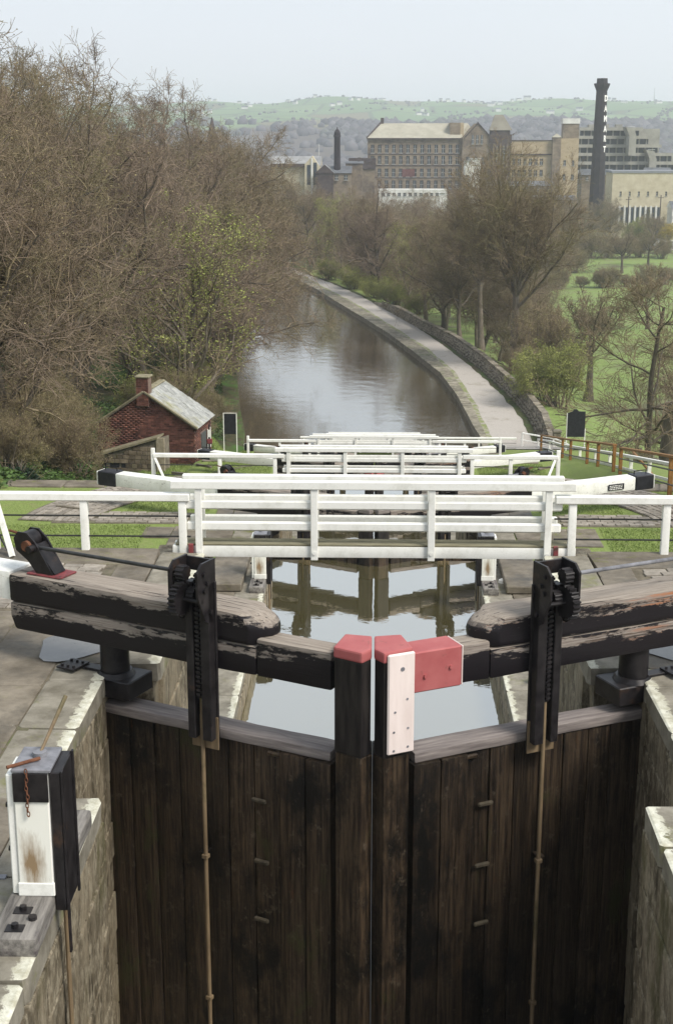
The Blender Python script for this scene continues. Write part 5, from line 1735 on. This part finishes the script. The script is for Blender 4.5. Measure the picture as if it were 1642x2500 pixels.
_win = {}
def window_mesh(w, h, bars=1):
    key = (round(w, 2), round(h, 2), bars)
    if key in _win: return _win[key]
    bm = bmesh.new()
    add_box(bm, (-w / 2, .0, 0), (w / 2, .06, h))
    k = len(bm.faces)
    add_box(bm, (-.06, -.05, 0), (.06, -.002, h))
    add_box(bm, (-w / 2, -.05, h * .48), (-.062, -.002, h * .48 + .12)); add_box(bm, (.062, -.05, h * .48), (w / 2, -.002, h * .48 + .12))
    add_box(bm, (-w / 2 - .12, -.42, -.18), (w / 2 + .12, -.06, -.01))
    bm.faces.ensure_lookup_table()
    for i, f in enumerate(bm.faces): f.material_index = 0 if i < k else 1
    me = bpy.data.meshes.new('window'); bm.to_mesh(me); bm.free()
    me.materials.append(M['pane']); me.materials.append(M['sash'])
    _win[key] = me
    return me

def facade(name, parent, x0, x1, z0, z1, y, mat, cols=(), rows=(), w=1.0, h=2.4, depth=.35, skip=None):
    """wall facing -Y with real openings; returns the wall, windows are parts of the building"""
    cols = list(cols); rows = list(rows)
    xe = [x0]
    for c in cols: xe += [c - w / 2, c + w / 2]
    xe.append(x1)
    ze = [z0]
    for r_ in rows: ze += [r_, r_ + h]
    ze.append(z1)
    bm = bmesh.new()
    def quad(a, b_, c, d):
        bm.faces.new([bm.verts.new(v) for v in (a, b_, c, d)])
    for i in range(len(xe) - 1):
        for j in range(len(ze) - 1):
            a, b_, c, d = xe[i], xe[i + 1], ze[j], ze[j + 1]
            hole = i % 2 == 1 and j % 2 == 1 and not (skip and skip(i // 2, j // 2))
            if not hole:
                quad((a, y, c), (b_, y, c), (b_, y, d), (a, y, d))
            else:
                e = y + depth
                quad((a, y, c), (a, y, d), (a, e, d), (a, e, c)); quad((b_, y, c), (b_, e, c), (b_, e, d), (b_, y, d))
                quad((a, y, c), (a, e, c), (b_, e, c), (b_, y, c)); quad((a, y, d), (b_, y, d), (b_, e, d), (a, e, d))
                o = link('window', window_mesh(w, h), None, parent)
                o.location = ((a + b_) / 2, y + depth - .08, c)
    o = fin(name, bm, mat, parent)
    return o

def hip(name, parent, pts, mat):
    bm = bmesh.new()
    for f in pts: bm.faces.new([bm.verts.new(v) for v in f])
    bmesh.ops.remove_doubles(bm, verts=bm.verts, dist=.001)
    return fin(name, bm, mat, parent)

GZ = -22.0
# main mill
t = empty('stone_mill', (0, 450, 0))
cols = [-1.27 + i * 2.205 for i in range(13)]
facade('wall', t, -2.8, 25.6, GZ, 6.1, 0, 'millstone', cols, [-9.2, -5.6, -1.75, 1.65], 1.05, 2.45)
box('wall', (-2.8, .4, GZ), (33, 17, 6.1), 'millstone', t, 0)
hip('roof', t, [((-3.0, -.5, 6.12), (26, -.5, 6.12), (28.7, 8.5, 10.65), (1.6, 8.5, 10.65)), ((-3.0, -.5, 6.12), (1.6, 8.5, 10.65), (-3.0, 17.5, 6.12)), ((28.7, 8.5, 10.65), (33, 17.5, 6.12), (-3.0, 17.5, 6.12), (1.6, 8.5, 10.65)), ((26, -.5, 6.12), (33, 17.5, 6.12), (28.7, 8.5, 10.65))], 'millroof')
box('cornice', (-3.15, -.75, 5.7), (25.9, -.02, 6.1), 'milldark', t, 0)
for z in (1.2, -2.3, -6.0): box('string_course', (-2.8, -.14, z), (25.6, -.01, z + .22), 'milldark', t, 0)
cp = timber('gable_coping', (-3.1, -.2, 6.15), (-2.7, 10.0, 6.5), 'milldark', t, 0, 2, 1, 0)
cp.rotation_euler = (R(26.5), R(0), R(-27)); cp.location = (.2, .0, -.05 - .0)
cp.location = Vector((-2.9, 0, 6.3)) - (cp.rotation_euler.to_matrix() @ Vector((-2.9, 0, 6.3)))
box('small_stack', (1.2, 8.2, 10.0), (2.2, 9.2, 12.3), 'milldark', t, 0)
lt = box('lift_housing', (22.8, 1.5, 6.3), (26.0, 8, 10.75), 'millstone', t, 0)
box('lift_housing_side', (26.01, 1.7, 6.3), (27.1, 7.8, 10.75), 'millbuff', t, 0)
box('loading_doors', (8.0, -.08, -5.6), (12.0, -.01, -3.3), 'reddoor', t, 0)
bm = bmesh.new()
add_prism(bm, [(26.6, -1, GZ), (35.2, -1, GZ), (35.2, -1, 6.6), (31.6, -1, 10.5), (30.6, -1, 10.5), (26.6, -1, 6.3)], (0, 0, 0), (0, 10, 0))
fin('gable_wing', bm, 'millstone', t)
for x, z in ((29.8, 4.4), (31.2, 4.4), (32.6, 4.4)):
    o = link('window', window_mesh(.7, 2.6), None, t); o.location = (x, -1.07, z)
for z in (-1.7, -5.6):
    for x in (28.4, 30.9, 33.3):
        o = link('window', window_mesh(.9, 2.2), None, t); o.location = (x, -1.07, z)
for s in (-1, 1):
    o = box('gable_coping', (-.2, -1.25, 0), (5.2 if s > 0 else 5.6, -.9, .35), 'milldark', t, 0)
    o.location = (31.1, 0, 10.6); o.rotation_euler = (0, R(47 if s > 0 else 133), 0)
for (x0, x1, z0, z1, m) in ((35.2, 41.4, GZ, 4.6, 'milldark'), (34.9, 41.8, 4.6, 7.2, 'milldark'), (35.4, 41.2, 7.2, 8.4, 'milldark')):
    box('stair_tower', (x0, -1.6, z0), (x1, 6, z1), m, t, .02)
for i in range(3): box('tower_pier', (36.0 + i * 2.1, -1.85, GZ), (36.5 + i * 2.1, -1.61, 4.5), 'millstone', t, 0)
for z in (-1.4, -5.4, 1.6):
    for x in (37.3, 39.4):
        o = link('window', window_mesh(.8, 2.2), None, t); o.location = (x, -1.68, z)
hip('tower_roof', t, [((34.7, -1.9, 8.42), (41.9, -1.9, 8.42), (39.2, 1.8, 13.1), (36.7, 1.8, 13.1)), ((41.9, -1.9, 8.42), (41.4, 6, 8.42), (39.2, 2.8, 13.1), (39.2, 1.8, 13.1)), ((35.2, 6, 8.42), (34.7, -1.9, 8.42), (36.7, 1.8, 13.1), (36.7, 2.8, 13.1)), ((41.4, 6, 8.42), (35.2, 6, 8.42), (36.7, 2.8, 13.1), (39.2, 2.8, 13.1)), ((36.7, 1.8, 13.1), (39.2, 1.8, 13.1), (39.2, 2.8, 13.1), (36.7, 2.8, 13.1))], 'towerroof')
tag(t, 'long dark stone mill with pale slate roof, gable wing and pyramid topped tower', 'mill')
# buff extension with stair tower and water tank
t = empty('mill_extension', (0, 450, 0))
facade('wall', t, 41.9, 55.4, GZ, 5.3, 1.0, 'millbuff', [42.9 + i * 1.72 for i in range(6)], [-8.9, -5.4, -2.0], 1.0, 1.9)
box('wall', (41.9, 1.4, GZ), (62.8, 14, 5.25), 'millbuff', t, 0)
box('cornice', (41.8, .7, 1.0), (55.5, .98, 1.35), 'milldark', t, 0)
box('parapet_coping', (41.8, .8, 5.3), (55.5, 1.6, 5.5), 'milldark', t, 0)
facade('wall', t, 55.5, 62.8, GZ, 6.0, .0, 'millbuff', [58.6, 61.2], [-6.5, -2.2], .8, 1.6)
box('wall', (55.5, .4, GZ), (62.8, 6, 5.98), 'millbuff', t, 0)
box('corner_turret', (54.6, -.5, GZ), (57.2, 2, 6.3), 'millstone', t, .02)
hip('turret_roof', t, [((54.4, -.7, 6.32), (57.4, -.7, 6.32), (55.9, .7, 7.5)), ((57.4, -.7, 6.32), (57.4, 2.2, 6.32), (55.9, .7, 7.5)), ((54.4, 2.2, 6.32), (54.4, -.7, 6.32), (55.9, .7, 7.5)), ((57.4, 2.2, 6.32), (54.4, 2.2, 6.32), (55.9, .7, 7.5))], 'millroof')
box('tank_tower', (57.9, 1, 5.3), (62.8, 5.5, 10.4), 'millstone', t, 0)
box('water_tank', (57.7, .8, 10.42), (63.0, 5.7, 12.0), 'render', t, .02)
tag(t, 'buff stone mill extension with square tower and white roof tank', 'mill extension')
# lettered chimney
t = empty('mill_chimney', (69.4, 452, 0))
def octo(name, z0, z1, r0, r1, mat, n=8):
    bm = bmesh.new(); add_cyl(bm, (0, 0, z0), (0, 0, z1), r0, r1, n)
    bmesh.ops.rotate(bm, verts=bm.verts, cent=(0, 0, 0), matrix=Matrix.Rotation(R(4), 3, 'Z'))
    return fin(name, bm, mat, t)
octo('shaft', GZ, 20.2, 2.62, 1.72, 'chimneybrick')
octo('corbel', 20.22, 21.9, 1.74, 2.45, 'chimneybrick')
octo('corbel', 21.92, 22.4, 2.5, 2.5, 'chimneybrick')
octo('cap', 22.42, 23.9, 1.75, 1.65, 'chimneybrick')
an = R(45 + 4 - 90 + 22.5 - 22.5)
for ch, z in zip('DAMART', (17.3, 14.25, 11.25, 8.2, 5.3, 2.1)):
    rr = (2.62 - (z + .5 - GZ) / (20.2 - GZ) * .9) 
    cu = bpy.data.curves.new('letter', 'FONT'); cu.body = ch; cu.size = 2.5; cu.extrude = .06; cu.align_x = 'CENTER'; cu.offset = .09
    if 'letterwhite' not in M: M['letterwhite'] = solid('letter_white', (.80, .78, .76))
    co_ = bpy.data.objects.new('letter_curve', cu); COL.objects.link(co_)
    bpy.context.view_layer.update()
    lme = bpy.data.meshes.new_from_object(co_.evaluated_get(bpy.context.evaluated_depsgraph_get()))
    bpy.data.objects.remove(co_); lme.materials.clear(); lme.materials.append(M['letterwhite'])
    o = link('letter', lme, None, t)
    # the face turned slightly to the right of the viewer
    fa = R(-90 + 22.5 + 4 + 22.5 - 4)
    o.location = (rr * .97 * math.cos(fa), rr * .97 * math.sin(fa), z - .2)
    o.rotation_euler = (R(90), 0, fa + R(90))
    o.scale = (.8, 1, 1)
tag(t, 'tall black tapering brick chimney with white vertical lettering', 'chimney')
# small domed chimney
t = empty('domed_chimney', (-10.4, 380, 0))
def rnd(name, z0, z1, r0, r1, mat='chimneybrick', n=16):
    bm = bmesh.new(); add_cyl(bm, (0, 0, z0), (0, 0, z1), r0, r1, n); return fin(name, bm, mat, t, False)
rnd('shaft', GZ, 6.3, 1.05, .80); rnd('collar', 6.32, 6.6, 1.0, 1.0); rnd('upper_shaft', 6.62, 7.5, .85, .78); rnd('dome', 7.52, 8.2, .76, .3); rnd('finial', 8.22, 8.8, .16, .08)
tag(t, 'short dark chimney with domed top left of the mill', 'chimney')
# stepped concrete offices
t = empty('concrete_offices', (0, 485, 0))
def slab(x0, x1, z0, z1, y=0, m='concrete', n='storey', d=10): return box(n, (x0, y, z0), (x1, y + d, z1), m, t, 0)
LV = [(67.5, 88.5, 9.6), (66.5, 91.5, 6.9), (66.0, 94.5, 4.1), (66.0, 99.0, 1.4), (66, 103.5, -1.4), (66, 104, -4.2)]
for i, (a, b_, z) in enumerate(LV):
    slab(a, b_, z - 1.0, z, -i * 1.3 - 1.2, n='balcony_front', d=1.2)
    slab(a + .5, b_ - 1.0, z - 2.75, z - 1.02, -i * 1.3 + .2, 'concretedark', 'window_band', 1)
    for x in np.arange(a + 1.5, b_ - 1.5, 2.4):
        box('mullion', (x, -i * 1.3 - .15, z - 2.74), (x + .5, -i * 1.3 + .18, z - 1.03), 'concrete', t, 0)
slab(66, 95, -20, 9.2, 3.0, n='core', d=14)
slab(66, 104, -20, 1.0, 3.2, n='core', d=13)
for (x, z) in ((84.5, 9.8), (91.5, 2.5)):
    bm = bmesh.new()
    add_prism(bm, [(x - 3.0, -9, z), (x - .2, -9, z - .6), (x + .6, -9, z - 3.2), (x + .6, -9, z - 9.2), (x - 1.7, -9, z - 9.2), (x - 1.7, -9, z - 3.0)], (0, 0, 0), (0, 7, 0))
    fin('stair_shaft', bm, 'concrete', t)
    box('stair_glazing', (x - 2.4, -9.12, z - .1), (x - .1, -9.01, z + .05), 'paleroof', t, 0)
for x in (71, 75.5, 80): slab(x, x + 2.2, 9.6, 10.6, 2, n='roof_plant', d=3)
tag(t, 'stepped concrete office block with angled stair shafts behind the chimney', 'office block')

def house(name, loc, w, d, hw, hr, wall, roof, label, cat='house', rz=0, axis='x', wins=0, group=None, chim=False, base=10, winh=1.2):
    t = empty(name, loc, rz)
    box('wall', (-w / 2, 0, -base), (w / 2, d, hw), wall, t, 0)
    bm = bmesh.new(); e = .3
    if axis == 'x':
        a = [(-w / 2 - e, -e, hw), (w / 2 + e, -e, hw), (w / 2 + e, d / 2, hw + hr), (-w / 2 - e, d / 2, hw + hr), (w / 2 + e, d + e, hw), (-w / 2 - e, d + e, hw)]
        F = [(0, 1, 2, 3), (3, 2, 4, 5)]
        G_ = [(1, 4, 2), (0, 3, 5)]
    else:
        a = [(-w / 2 - e, -e, hw), (0, -e, hw + hr), (w / 2 + e, -e, hw), (-w / 2 - e, d + e, hw), (0, d + e, hw + hr), (w / 2 + e, d + e, hw)]
        F = [(0, 1, 4, 3), (1, 2, 5, 4)]
        G_ = [(0, 2, 1), (3, 4, 5)]
    vs = [bm.verts.new(v) for v in a]
    for f in F: bm.faces.new([vs[i] for i in f])
    bmesh.ops.solidify(bm, geom=bm.faces[:], thickness=.12)
    fin('roof', bm, roof, t)
    bm = bmesh.new(); vs = [bm.verts.new(Vector(v) - Vector((0, 0, .08))) for v in a]
    for f in G_: bm.faces.new([vs[i] for i in f])
    fin('gable', bm, wall, t)
    for i in range(wins):
        x = -w / 2 + (i + .5) * w / wins
        o = link('window', window_mesh(.9, winh), None, t); o.location = (x, -.07, hw - winh - .5)
    if chim: box('chimney', (w * .2, d / 2 - .4, hw + hr * .6), (w * .2 + .8, d / 2 + .4, hw + hr + .9), 'milldark', t, 0)
    tag(t, label, cat, group)
    return t
# buildings left of the mill
tt = house('gabled_works', (-21.5, 380, -4.5), 13, 9, 3.4, 2.4, 'yellowstone', 'paleroof', 'yellow walled works with broad pale roof and glazed gable, far left of the mill', 'works', wins=0)
box('dark_soffit', (-6.6, -1.0, 3.0), (3.2, -.1, 3.9), 'milldark', tt, 0)
bm = bmesh.new(); add_prism(bm, [(2.6, -1.6, -10), (6.9, -1.6, -10), (6.9, -1.6, 2.6), (4.6, -1.6, 5.9), (2.6, -1.6, 3.8)], (0, 0, 0), (0, 6, 0)); fin('front_gable', bm, 'yellowstone', tt)
for x in (3.2, 4.9): box('tall_window', (x, -1.72, -1.5), (x + .9, -1.61, 3.6 if x < 4 else 4.2), 'pane', tt, 0)
box('gable_mullion', (4.3, -1.9, -9), (4.7, -1.62, 5.4), 'render', tt, 0)
house('terrace_house', (-13.6, 376, -6.5), 4.5, 7, 3.6, 2.2, 'milldark', 'paleroof', 'small dark gabled house with pale roof slope below the domed chimney', 'house', axis='y')
house('terrace_house', (-9.3, 378, -6.0), 5.0, 7, 3.0, 1.8, 'millstone', 'greyroof', 'low stone house with grey roof right below the domed chimney', 'house', wins=2)
house('stone_house', (-6.0, 384, -5.2), 4.5, 6, 4.6, .6, 'millstone', 'greyroof', 'boxy stone house with square chimney stacks beside the mill end', 'house', chim=True)
house('end_house', (-4.0, 400, -6.0), 7, 7, 3.6, 3.0, 'millstone', 'milldark', 'stone house with steep dark gable against the mill end wall', 'house')
o = empty('flag_mast', (-16.0, 400, -8)); cyl('mast', (0, 0, 0), (0, 0, 12.4), .09, 'render', o, 6); tag(o, 'thin white mast left of the domed chimney', 'mast')
# church spire
t = empty('church_spire', (-44.5, 390, 0))
box('tower', (-1.6, -1.6, GZ), (1.6, 1.6, 5.5), 'milldark', t, 0)
bm = bmesh.new(); add_cyl(bm, (0, 0, 5.5), (0, 0, 11.6), 1.55, .05, 8); fin('spire', bm, 'milldark', t)
tag(t, 'slender dark church spire poking above the left wood', 'church')
# white and low buildings before the mill
house('white_block', (29.2, 425, -9.0), 3.0, 8, 9.2, .05, 'render', 'render', 'tall narrow white rendered block before the mill gable wing', 'building', base=12)
house('white_block', (26.9, 424.8, -9.0), 1.5, 8, 8.5, .05, 'render', 'render', 'small white upper storey jutting left of the tall white block', 'building', base=-4.5)
facade_t = empty('white_workshop', (0, 425, 0))
facade('wall', facade_t, .5, 21.0, GZ, -8.7, 0, 'render', [2 + i * 1.6 for i in range(12)], [-10.6], .9, .9)
box('wall', (.5, .4, GZ), (21, 8, -8.72), 'render', facade_t, 0)
tag(facade_t, 'long low white workshop at the foot of the mill', 'workshop')
house('white_pillar_house', (16.6, 360, -16), 1.3, 3, 8.6, .1, 'render', 'render', 'small white gable end poking out of the trees below the mill', 'house', base=8)
house('brown_roof_shed', (40, 430, -12), 26, 8, 4.2, 1.4, 'millstone', 'greyroof', 'low shed with grey roof at the foot of the buff extension', 'shed', wins=8)
house('allotment_shed', (52, 418, -16), 12, 6, 4.6, 1.2, 'millstone', 'greyroof', 'long low stone shed below the chimney', 'shed', wins=5)
# yellow warehouse at the right
t = empty('yellow_warehouse', (0, 412, 0))
facade('wall', t, 67.5, 96, GZ, -3.6, 0, 'yellowstone', [70.0 + i * 2.6 for i in range(9)], [-10.0], .55, 1.2)
box('wall', (67.5, .4, GZ), (96, 12, -3.62), 'yellowstone', t, 0)
box('roof', (67.2, -.2, -3.6), (96, 12, -3.0), 'greyroof', t, 0)
for i in range(8):
    box('tall_opening', (70.2 + i * 1.5, -.14, -17.6), (70.9 + i * 1.5, -.01, -13.2), 'pane', t, 0)
    box('pilaster', (69.6 + i * 1.5, -.4, -18.4), (70.1 + i * 1.5, -.02, -12.8), 'render', t, 0)
tag(t, 'long yellow stone warehouse at the right with a row of tall openings', 'warehouse')
for i, (x, y, w, hw, lab) in enumerate([(86.5, 402, 7, 3.0, 'grey roofed bungalow before the yellow warehouse at the right edge'), (72, 470, 10, 4, 'low grey roofed houses between chimney and offices'), (84, 468, 9, 3.5, 'low dark roofed house below the stair shafts'), (92, 470, 8, 4.5, 'small pale house right of the offices')]):
    house('small_house', (x, y, -16 if i == 0 else -9.5), w, 7, hw, 1.8, 'millstone' if i in (1, 2) else 'render', 'greyroof', lab, 'house', wins=3)
for i, (x, y, rz) in enumerate([(74.5, 372, .3), (79.0, 368, .1), (83.5, 374, -.2)]):
    house('garden_shed', (x, y, -22.2), 3.6, 3, 1.9, .8, 'render', 'greyroof', ['leftmost small grey garden shed at the far right field', 'middle small pale garden shed at the far right field', 'rightmost small garden shed at the far right field'][i], 'shed', rz=rz, axis='y', wins=1, base=1)
# lane, parapet and lamp posts by the warehouse
def strip(name, pts, w, zo, mat, label):
    V = []; Q = []
    for i, (x, y) in enumerate(pts):
        z = tz(x, y) + zo
        V += [(x, y - w / 2, z), (x, y + w / 2, z)]
        if i: Q.append((2 * i - 2, 2 * i, 2 * i + 1, 2 * i - 1))
    o = link(name, np_mesh(name, np.array(V), np.array(Q)), mat); tag(o, label, kind='structure')
    return o
strip('lane', [(44, 350), (52, 356), (60, 362), (66, 366), (74, 368), (86, 368), (100, 368)], 9, .12, 'gravel', 'pale lane crossing the far meadow')
t = empty('lane_fence', (0, 0, 0))
fp = [(30, 392), (37, 396), (44, 399), (50, 403), (56, 407), (62, 409), (66, 410.5)]
for (x, y), (x2, y2) in zip(fp[:-1], fp[1:]):
    a = Vector((x, y, -16.9 + (x - 30) * .02)); b_ = Vector((x2, y2, -16.9 + (x2 - 30) * .02))
    bm = bmesh.new(); d = b_ - a; add_box(bm, (-d.length / 2, -.06, -.12), (d.length / 2, .06, .12)); bmesh.ops.transform(bm, matrix=Matrix.Translation((a + b_) / 2) @ d.to_track_quat('X', 'Z').to_matrix().to_4x4(), verts=bm.verts)
    fin('rail', bm, 'render', t)
    for f in (.0, .33, .66):
        p = a + d * f; box('post', (p.x - .1, p.y - .1, p.z - 1.3), (p.x + .1, p.y + .1, p.z + .15), 'render', t, 0)
tag(t, 'long white railing beside the lane below the yellow warehouse', 'railing')
for i, (x, h) in enumerate([(71.0, 7.0), (80.0, 7.5)]):
    o = empty('utility_pole', (x, 404, -19)); cyl('pole', (0, 0, -1), (0, 0, h + 2), .14, 'milldark', o, 6); box('crossarm', (-.8, -.06, h + 1.2), (.8, .06, h + 1.35), 'milldark', o, 0)
    tag(o, ['wooden pole before the left part of the yellow warehouse', 'wooden pole before the right part of the yellow warehouse'][i], 'pole')

# ------------------------------------------------------------------ hills across the valley
def hillz(x, y):
    r_ = np.hypot(x, y)
    a = np.interp(r_, [640, 1150, 1300, 1700, 2050, 2600, 3000, 3600], [-22.5, -20, -12, 22, 36, 72, 74, 62])
    und = 7 * np.sin(x * .006 + 1.1) + 4.5 * np.sin(x * .017 + r_ * .003) + 3 * np.sin(x * .031 + r_ * .009)
    left = 6 * np.exp(-((x + 90) / 190) ** 2) - 9 * np.exp(-((x - 60) / 90) ** 2) + 6 * np.exp(-((x - 560) / 200) ** 2)
    s = sm((r_ - 1250) / 1300)
    return a + (und * .8 + left) * s
hx = np.linspace(-1500, 1500, 220); hy = np.concatenate([np.arange(660, 1200, 45), np.arange(1200, 3700, 22)])
hm = grid_mesh('far_hills', hx, hy, hillz)
def hill_mat():
    t = NT('hillside_fields', .95)
    P = t.coord('World', (1, .45, 0))
    vo = t.n.new('ShaderNodeTexVoronoi'); vo.inputs['Scale'].default_value = .011; t.l.new(P, vo.inputs['Vector'])
    ve = t.n.new('ShaderNodeTexVoronoi'); ve.feature = 'DISTANCE_TO_EDGE'; ve.inputs['Scale'].default_value = .011; t.l.new(P, ve.inputs['Vector'])
    cs = t.sep(vo.outputs['Color'])
    n = t.noise(t.coord('World'), .02, 6, .6)
    f = t.mix(t.ramp(cs['X'], .1, .8), (.13, .205, .085), (.175, .255, .105))
    f = t.mix(t.ramp(n, .50, .62), f, (.16, .22, .09))
    f = t.mix(t.ramp(cs['Y'], .80, .82), f, (.17, .155, .08))
    f = t.mix(t.ramp(ve.outputs['Distance'], .045, .02), f, (.095, .125, .065))
    p = t.sep(t.coord('World'))
    wl_ = t.noise(t.coord('World'), .0035, 4, .6)
    low = t.math('ADD', p['Z'], t.math('MULTIPLY', t.math('SUBTRACT', wl_, .5), 46))
    scrub = t.mix(n, (.075, .060, .050), (.12, .10, .075))
    c = t.mix(t.ramp(low, 20, 14), f, scrub)
    t.color(c)
    return t.m
M['hills'] = hill_mat()
tag(link('far_hills', hm, 'hills'), 'green hillside fields and brown woods across the valley', kind='structure')
# far woods on the lower slopes: one mass
def far_woods(name, label, sel, n, seed, size, mat, sink=.3):
    gg = np.random.default_rng(seed)
    ico = bmesh.new(); bmesh.ops.create_icosphere(ico, subdivisions=1, radius=1)
    iv = np.array([v.co[:] for v in ico.verts]); iq = np.array([[v.index for v in f.verts] for f in ico.faces]); ico.free()
    x, y = sel(gg, n)
    z = np.where(np.hypot(x, y) > 640, hillz(x, y), -22.5)
    V = []; Q = []
    s = size * gg.uniform(.6, 1.3, len(x))
    J = gg.uniform(.75, 1.25, (len(x), len(iv), 1))
    V = (iv[None] * J * s[:, None, None] * np.array([1, 1, 1.0]) + np.stack([x, y, z + s * sink], 1)[:, None])
    Q = (iq[None] + (np.arange(len(x)) * len(iv))[:, None, None]).reshape(-1, 3)
    me = np_mesh(name, V.reshape(-1, 3), Q, False)
    tag(link(name, me, mat), label, 'woodland', kind='stuff')
M['farwood'] = noisemat('far_bare_wood', (.058, .055, .060), (.115, .105, .105), .06, kind='World', isl=.35, bump=0, c3=(.07, .085, .05), c3s=.008)
def sel1(gg, n):
    y = gg.uniform(1080, 1720, n); x = gg.uniform(-.28, .30, n) * y
    k = gg.random(n) < np.clip(.35 + .6 * np.sin(x * .008 + y * .004) + .5 * (1720 - y) / 700, .05, 1)
    return x[k], y[k]
far_woods('hillside_woods', 'bluish brown woods along the foot of the far hills', sel1, 9000, 5, 6.5, 'farwood', .25)
def sel2(gg, n):
    y = gg.uniform(1750, 2750, n); x = gg.uniform(-.28, .30, n) * y
    q = np.abs(np.sin(x * .011 + 2 * np.sin(y * .004))) 
    k = (q < .10) | ((y > 2450) & (gg.random(n) < .10) & (x > -60)) | (np.abs(np.sin(y * .0085 + x * .0012)) < .05)
    return x[k], y[k]
far_woods('hillside_hedges', 'hedgerow trees dividing the far hill fields', sel2, 7000, 6, 2.2, 'farwood', .2)
def sel3(gg, n):
    y = gg.uniform(560, 1080, n); x = gg.uniform(-.28, .32, n) * y
    return x, y
far_woods('valley_woods', 'brown woodland on the valley floor behind the mill', sel3, 3500, 7, 6.0, 'farwood', .3)
# farmhouses on the ridge
gg = np.random.default_rng(21)
hs = []
base_me = None
for i in range(48):
    y = gg.uniform(2050, 2720) if i % 3 else gg.uniform(2500, 2700)
    x = gg.uniform(-.155, .20) * y if i % 4 else gg.uniform(.0, .17) * y
    if -200 < x < -60 and y < 2450: continue
    hs.append((x, y))
spots = [(-335, 2150), (-300, 2170), (-262, 2140), (-250, 2155), (-70, 2320), (-60, 2330)]
for i, (x, y) in enumerate(hs + spots):
    z = float(hillz(np.array(x), np.array(y)))
    if base_me is None:
        t = house('hill_farmhouse', (x, y, z), 13, 8, 5, 3, 'render', 'greyroof', 'pale farmhouse on the far hillside', 'house', group='pale farmhouses scattered on the far hills', base=4)
        base_me = t
    else:
        r_ = base_me.copy(); COL.objects.link(r_); r_.location = (x, y, z); r_.rotation_euler = (0, 0, gg.uniform(-.6, .6)); r_.scale = (gg.uniform(.35, .9), .7, gg.uniform(.5, .85))
        for c in base_me.children:
            d = c.copy(); COL.objects.link(d); d.parent = r_
o = empty('radio_mast', (500, 2640, float(hillz(np.array(500.), np.array(2640.)))))
cyl('mast', (0, 0, 0), (0, 0, 26), .9, 'sash', o, 5, .3); tag(o, 'faint radio mast on the far ridge at the right', 'mast')

# ------------------------------------------------------------------ air
hz = bpy.data.materials.new('haze'); hz.use_nodes = True
hn = hz.node_tree.nodes; hn.clear()
ho = hn.new('ShaderNodeOutputMaterial'); hv = hn.new('ShaderNodeVolumePrincipled')
hv.inputs['Color'].default_value = (.89, .94, 1, 1)
hv.inputs['Density'].default_value = .00034
hv.inputs['Anisotropy'].default_value = .2
hz.node_tree.links.new(hv.outputs[0], ho.inputs['Volume'])
bm = bmesh.new(); add_box(bm, (-1620, -80, -26), (1620, 3750, 108))
o = fin('haze', bm, hz)
tag(o, 'thin bluish haze over the valley', kind='stuff')

# wet patch in the hollow of the left paving, behind the heel column
bm = bmesh.new()
M['wet'] = noisemat('standing_water_film', (.09, .085, .075), (.14, .13, .115), 3, kind='World', rough=.07, bump=0)
M['wet'].node_tree.nodes['Principled BSDF'].inputs['Specular IOR Level'].default_value = .9
pp = [(-3.12 + (.34 + .05 * math.sin(3 * a_ * .349 + 1)) * math.cos(a_ * .349) * 1.15, 13.68 + (.46 + .10 * math.sin(2 * a_ * .349)) * math.sin(a_ * .349)) for a_ in range(18)]
bm.faces.new([bm.verts.new((x, y, .0125)) for x, y in pp])
tag(fin('puddle', bm, 'wet'), 'shallow puddle on the paving behind the left heel column', kind='structure')
bm = bmesh.new()
bm.faces.new([bm.verts.new((-x + .05, y + .1, .0125)) for x, y in pp][::-1])
tag(fin('puddle', bm, 'wet'), 'shallow puddle on the paving behind the right heel column', kind='structure')
